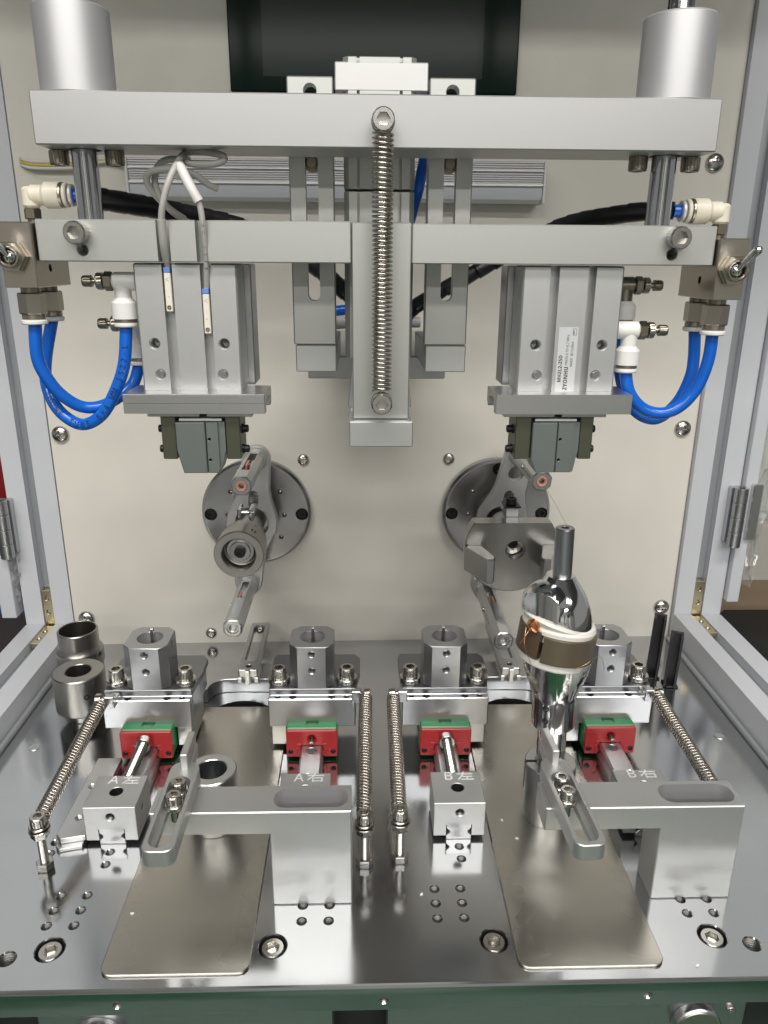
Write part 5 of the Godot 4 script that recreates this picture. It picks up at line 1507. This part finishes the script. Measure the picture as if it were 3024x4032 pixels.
	var tubes := [
		["blue air tube from the front left fitting to the rear flow control", [Vector3(-154.2, 320.5, 287.5), Vector3(-155.4, 304, 287), Vector3(-152.4, 293.1, 285), Vector3(-147.8, 285, 282), Vector3(-140.9, 279, 278), Vector3(-133.1, 278.2, 274), Vector3(-125.3, 281.7, 268), Vector3(-118.1, 288.2, 264), Vector3(-114.6, 298, 262)]],
		["blue air tube printed with its size, hanging lowest under the left valve", [Vector3(-154.2, 320.5, 266.5), Vector3(-158.8, 303, 268), Vector3(-159.4, 291.5, 271), Vector3(-156.4, 281.5, 274), Vector3(-149.9, 273.9, 277), Vector3(-140.5, 270.0, 279), Vector3(-130.4, 275.1, 280), Vector3(-122.2, 287.3, 280), Vector3(-116.5, 301, 280.5), Vector3(-113.9, 319.0, 280)]],
		["blue air tube from the front right fitting to the lower flow control", [Vector3(169.6, 318, 287.5), Vector3(170.0, 303.7, 286), Vector3(167, 289.7, 284), Vector3(159.9, 280.2, 283), Vector3(151.2, 276.7, 282), Vector3(141.8, 279.2, 281), Vector3(134.3, 287.3, 281), Vector3(131.6, 298, 280)]],
		["blue air tube from the rear right fitting to the upper flow control", [Vector3(169.6, 318, 266.5), Vector3(171.0, 302.5, 267), Vector3(169.8, 292, 268), Vector3(165.2, 279.5, 267), Vector3(156.6, 270.6, 265), Vector3(147.1, 272.6, 263), Vector3(139.4, 282, 262), Vector3(134.2, 298, 262), Vector3(133.4, 318, 262)]]]
	for i in 4:
		var pts := curve(tubes[i][1], 8)
		var mid: Vector3 = pts[pts.size() / 2]
		var o := thing("air_tube", tubes[i][0], "tube", mid, "blue air tubes")
		part(o, "hose", mb().tube(pts, 3.0, 18), M.blue_tube)
		if i == 1:
			part(o, "print", along_tube("ATHONE TUBE 6×4 MM JS22-L", pts, 3.02, 2.6, 0.27, 0.93), M.print_black)


# letters set one by one along the front of a tube
func along_tube(what: String, pts: PackedVector3Array, r: float, size: float, from: float, to: float) -> MB:
	var out := mb()
	var acc := PackedFloat32Array([0.0])
	for i in range(1, pts.size()):
		acc.append(acc[-1] + pts[i].distance_to(pts[i - 1]))
	var total := acc[-1]
	for k in what.length():
		if what[k] == " ":
			continue
		var s := total * lerpf(from, to, (k + 0.5) / what.length())
		var i := 1
		while i < pts.size() - 1 and acc[i] < s:
			i += 1
		var p := pts[i - 1].lerp(pts[i], (s - acc[i - 1]) / maxf(acc[i] - acc[i - 1], 0.001))
		var d := (pts[i] - pts[i - 1]).normalized()
		var nn := Vector3(0.15, 0.15, 0.97)
		nn = (nn - d * nn.dot(d)).normalized()
		var side := nn.cross(d)
		out.add(lettering(what[k], size, Transform3D(Basis(d, side, nn), p + nn * (r - 0.1)), "Droid Sans", 400, 0.3))
	return out


func cables() -> void:
	var o := thing("cable_sleeve", "black wrapped cable bundle from the left elbow to the middle", "cable", Vector3(-100, 372, 230), "black wrapped cable bundles")
	part(o, "sleeve", wrapped([Vector3(-132.5, 377.4, 268), Vector3(-123.5, 376.2, 258), Vector3(-103.3, 373.6, 235), Vector3(-88.5, 371.0, 217), Vector3(-73.5, 368.0, 202), Vector3(-51.4, 360, 192), Vector3(-29.7, 347.5, 190), Vector3(-12.6, 333, 180), Vector3(-3.6, 325, 165), Vector3(0, 312, 110), Vector3(2, 305, 6)], 5.0), M.black_sleeve)
	o = thing("cable_sleeve", "black wrapped cable bundle from the right elbow to the middle", "cable", Vector3(110, 370, 220), "black wrapped cable bundles")
	part(o, "sleeve", wrapped([Vector3(150.6, 373.2, 268), Vector3(140.5, 373.4, 258), Vector3(127.1, 371.8, 238), Vector3(119, 370.5, 222), Vector3(110.2, 367.6, 207), Vector3(92, 358, 198), Vector3(73.1, 347.0, 195), Vector3(49.5, 333.5, 187), Vector3(33.8, 323.3, 175), Vector3(27, 312, 120), Vector3(24, 305, 6)], 4.4), M.black_sleeve)
	solo("air_hose", mb().tube(curve([Vector3(33.4, 425, 222), Vector3(32.8, 401.2, 222), Vector3(31.6, 393.9, 222), Vector3(29.6, 383.8, 222), Vector3(26.2, 370, 214), Vector3(20, 350, 200), Vector3(12, 330, 150), Vector3(10, 318, 8)], 8), 3.0, 14), M.blue_tube, "blue air hose behind the right slotted plate and the lift cylinder", "hose", Vector3(30, 390, 222))
	var cn := thing("hose_connector", "small blue and white hose connector low behind the left slotted plate", "connector", Vector3(-14, 312, 150))
	part(cn, "body", mb().cyl(Vector3(-24, 317, 150), Vector3(-4, 319, 150), 3.6, 0.5), M.blue_tube)
	part(cn, "collar", mb().cyl(Vector3(-22, 310, 151), Vector3(-5, 312, 151), 4.4, 0.6), M.cable_white)
	part(cn, "plug", mb().cyl(Vector3(-5, 311, 151), Vector3(-5, 293.2, 151), 2.4, 0.4), M.dark_nickel)
	cn = thing("fitting_stub", "small grey hose fitting low behind the right slotted plate", "fitting", Vector3(30, 293.2, 150))
	part(cn, "stem", mb().cyl(Vector3(30, 293.2, 150), Vector3(30, 312, 150), 2.4, 0.4), M.dark_nickel)
	part(cn, "body", mb().cyl(Vector3(24, 311, 150), Vector3(38, 311, 150), 3.4, 0.6), M.frame_paint)
	# the two switch cables of the left gripper, tied in a loop under the beam
	o = thing("switch_cable", "white sensor cable running down to the upper proximity switch", "cable", Vector3(-89, 347, 292), "sensor cables")
	part(o, "cable", mb().tube(curve([Vector3(-78.5, 395.6, 282), Vector3(-80.2, 390.8, 292), Vector3(-83.7, 382.4, 298), Vector3(-86.9, 373.4, 299), Vector3(-88.8, 365.4, 297.5), Vector3(-89.2, 356, 295), Vector3(-89.6, 345.5, 289)], 8), 1.45, 14), M.cable_grey)
	part(o, "shrink_sleeve", mb().tube(curve([Vector3(-88.7, 366.0, 297.6), Vector3(-89.2, 356, 295), Vector3(-89.5, 348.5, 290.6)], 8), 1.9, 14), M.cable_grey)
	o = thing("switch_cable", "grey printed sensor cable with white sleeve to the lower proximity switch", "cable", Vector3(-72, 338, 292), "sensor cables")
	part(o, "cable", mb().tube(curve([Vector3(-80.0, 393.2, 287), Vector3(-80.2, 390.1, 292), Vector3(-77.4, 383.7, 296), Vector3(-73.9, 377.5, 298), Vector3(-71.4, 372.0, 298), Vector3(-70.7, 363, 297), Vector3(-71.0, 350, 293), Vector3(-72.6, 336.0, 288.5)], 8), 1.35, 14), M.cable_grey)
	part(o, "sleeve", mb().tube(curve([Vector3(-80.0, 388.6, 293.4), Vector3(-77.5, 384.0, 296), Vector3(-74.4, 378.4, 298), Vector3(-71.6, 373.4, 298.2)], 8), 2.2, 16), M.cable_white)
	part(o, "print", along_tube("AWM 2517", PackedVector3Array([Vector3(-70.9, 370, 297.8), Vector3(-70.7, 363, 297), Vector3(-71.0, 350, 293), Vector3(-71.8, 343, 291)]), 1.36, 1.2, 0.05, 0.95), M.ink)
	o = thing("cable_loop", "coiled spare loops of grey sensor cable tied under the upper beam", "cable", Vector3(-80, 385, 284))
	part(o, "loop", mb().tube(curve([Vector3(-79.3, 394.6, 284), Vector3(-71.8, 394.6, 288), Vector3(-62.3, 393.2, 290), Vector3(-61.1, 391.1, 290), Vector3(-66.1, 389.4, 290), Vector3(-75.5, 389.6, 289), Vector3(-79.9, 391.2, 287), Vector3(-87.5, 391.6, 284), Vector3(-92.4, 388.6, 282), Vector3(-94.6, 382.4, 280), Vector3(-93, 376.5, 278), Vector3(-90, 371, 272), Vector3(-84, 366, 262)], 8), 1.5, 14), M.cable_grey)
	part(o, "loop", mb().tube(curve([Vector3(-66.0, 380.0, 282), Vector3(-69.7, 381.6, 285), Vector3(-74.2, 384.9, 288), Vector3(-81.1, 387.1, 289), Vector3(-89.5, 387.2, 288), Vector3(-95.3, 386.0, 286), Vector3(-97.4, 382.2, 283), Vector3(-95.4, 377.5, 279), Vector3(-91, 372, 271), Vector3(-86, 368, 264)], 8), 1.5, 14), M.cable_grey)
	part(o, "tie", mb().ring(Vector3(-80.2, 391.0, 284), Vector3(-80.2, 393.0, 284), 3.4, 2.4, 0.3, 24), M.cable_white)
	part(o, "tie_tail", mb().box(Vector3(-83.0, 383.0, 288), Vector3(-80.0, 387.5, 289.4), 0.5), M.white_plastic)
	# flat leads to the strip light
	o = thing("strip_light_leads", "white, yellow and white leads looping from the panel to the strip light", "cable", Vector3(-235, 418, 10))
	var y := 0.0
	for mm: StandardMaterial3D in [M.cable_white, M.cable_yellow, M.cable_white]:
		part(o, "lead", mb().tube(curve([Vector3(-179, 418.5 - y * 0.4, 14), Vector3(-200.8, 422.5 - y * 0.5, 9), Vector3(-221.1, 420.2 - y, 12), Vector3(-239.2, 419.4 - y, 12), Vector3(-253.8, 419.6 - y, 12), Vector3(-261.7, 421.2 - y, 10), Vector3(-266.1, 422.8 - y, 3.5)], 8), 1.2, 12), mm)
		y += 2.3


func wrapped(pts: Array, r: float) -> MB:
	var c := curve(pts, 10)
	var out := mb()
	var total := 0.0
	for i in range(1, c.size()):
		total += c[i].distance_to(c[i - 1])
	var fine := PackedVector3Array()
	var n := int(total / 0.8)
	var i := 1
	var done := 0.0
	for k in n + 1:
		var s := total * k / n
		while i < c.size() - 1 and done + c[i].distance_to(c[i - 1]) < s:
			done += c[i].distance_to(c[i - 1])
			i += 1
		fine.append(c[i - 1].lerp(c[i], clampf((s - done) / maxf(c[i].distance_to(c[i - 1]), 0.001), 0.0, 1.0)))
	# overlapping turns of wrap: each starts a little proud of the one before
	var k := 0
	while k < fine.size() - 2:
		var e := mini(k + 14, fine.size() - 1)
		var seg := fine.slice(k, e + 1)
		if seg.size() > 2:
			var t := MB.along(seg[0], seg[-1])
			var l := seg[0].distance_to(seg[-1])
			var lean := Basis(t.basis.x, 0.22)
			out.lathe([Vector2(0, -0.5), Vector2(r * 0.93, -0.5), Vector2(r * 1.04, l * 0.5), Vector2(r * 1.06, l + 0.4), Vector2(0, l + 0.4)], Transform3D(lean * t.basis, t.origin), 20, 0.5)
		k += 13
	return out


func doors() -> void:
	for s: Array in [["right", 339.8, 1.0, 101.5, 158.0], ["left", -318.2, -1.0, 93.0, 147.5]]:
		var x: float = s[1]
		var sd: float = s[2]
		var y0: float = s[3]
		var y1: float = s[4]
		var post: Node3D = get_node("frame_post" if sd < 0.0 else "frame_post_001")
		var h := part(post, "hinge", mb().box(Vector3(x - 5.5, y0 + 2, 2.4), Vector3(x + 5.5, y1 - 2, 9.8), 0.6), M.milled)
		var st := (y1 - y0) / 4.0
		for k in 4:
			part(h, "knuckle", mb().cyl(Vector3(x, y0 + k * st + 0.15, 16), Vector3(x, y0 + (k + 1) * st - 0.15, 16), 5.9, 0.5, 32), M.milled)
		part(h, "door_leaf", mb().box(Vector3(x + sd * 15.5 - 4.0, y0 + 6, 10), Vector3(x + sd * 15.5 + 5.0, y1 + 2, 15), 1.0), M.bright_milled)
		part(h, "pin", mb().cyl(Vector3(x, y1 + 0.1, 16), Vector3(x, y1 + 1.2, 16), 2.6, 0.3), M.grey_steel)
		var d := thing("door_frame_bar", "grey aluminium edge bar of the open %s door" % s[0], "door", Vector3(x + sd * 10, 40, 0), "open machine doors")
		if s[0] == "right":
			part(d, "bar", mb().box(Vector3(346.0, 42.5, -20), Vector3(357.0, 640, 9.6), 0.6), M.frame_paint)
			part(d, "pane", mb().box(Vector3(357.2, 60, -6), Vector3(700, 640, -3), 0.0), M.clear_film)
		else:
			part(d, "bar", mb().box(Vector3(-336, 30, -10), Vector3(-322.5, 92, 9.6), 0.6), M.frame_paint)
	var f := thing("film_bag", "crumpled clear plastic film hanging under the left hinge", "film", Vector3(-318, 46, 4))
	part(f, "film", crumpled(Vector3(-330, 46, 5), Vector3(14, 48, 5), 5), M.clear_film)
	f = thing("film_bag", "crumpled clear plastic film hanging beside the right hinge and door bar", "film", Vector3(352, 55, 10))
	part(f, "film", crumpled(Vector3(358, 55, 0), Vector3(16, 170, 6), 8), M.clear_film)


# a hanging crumpled sheet of film
func crumpled(o: Vector3, size: Vector3, seed_: int) -> MB:
	var n := FastNoiseLite.new()
	n.seed = seed_
	n.frequency = 0.09
	var out := mb()
	var nx := 8
	var ny := 16
	var p := func(i: int, j: int) -> Vector3:
		var u := float(i) / nx
		var v := float(j) / ny
		var q := o + Vector3(size.x * u * lerpf(0.6, 1.0, v) + size.x * 0.2, size.y * v, 0)
		q.z += size.z * n.get_noise_2d(q.x * 3.0, q.y) * 2.0
		q.x += 2.0 * n.get_noise_2d(q.y * 1.5, 40.0)
		return q
	for i in nx:
		for j in ny:
			var a: Vector3 = p.call(i, j)
			var b: Vector3 = p.call(i + 1, j)
			var c: Vector3 = p.call(i + 1, j + 1)
			var d: Vector3 = p.call(i, j + 1)
			var nn := (b - a).cross(d - a).normalized()
			out.tri(a, b, c, nn, nn, nn)
			out.tri(a, c, d, nn, nn, nn)
	return out
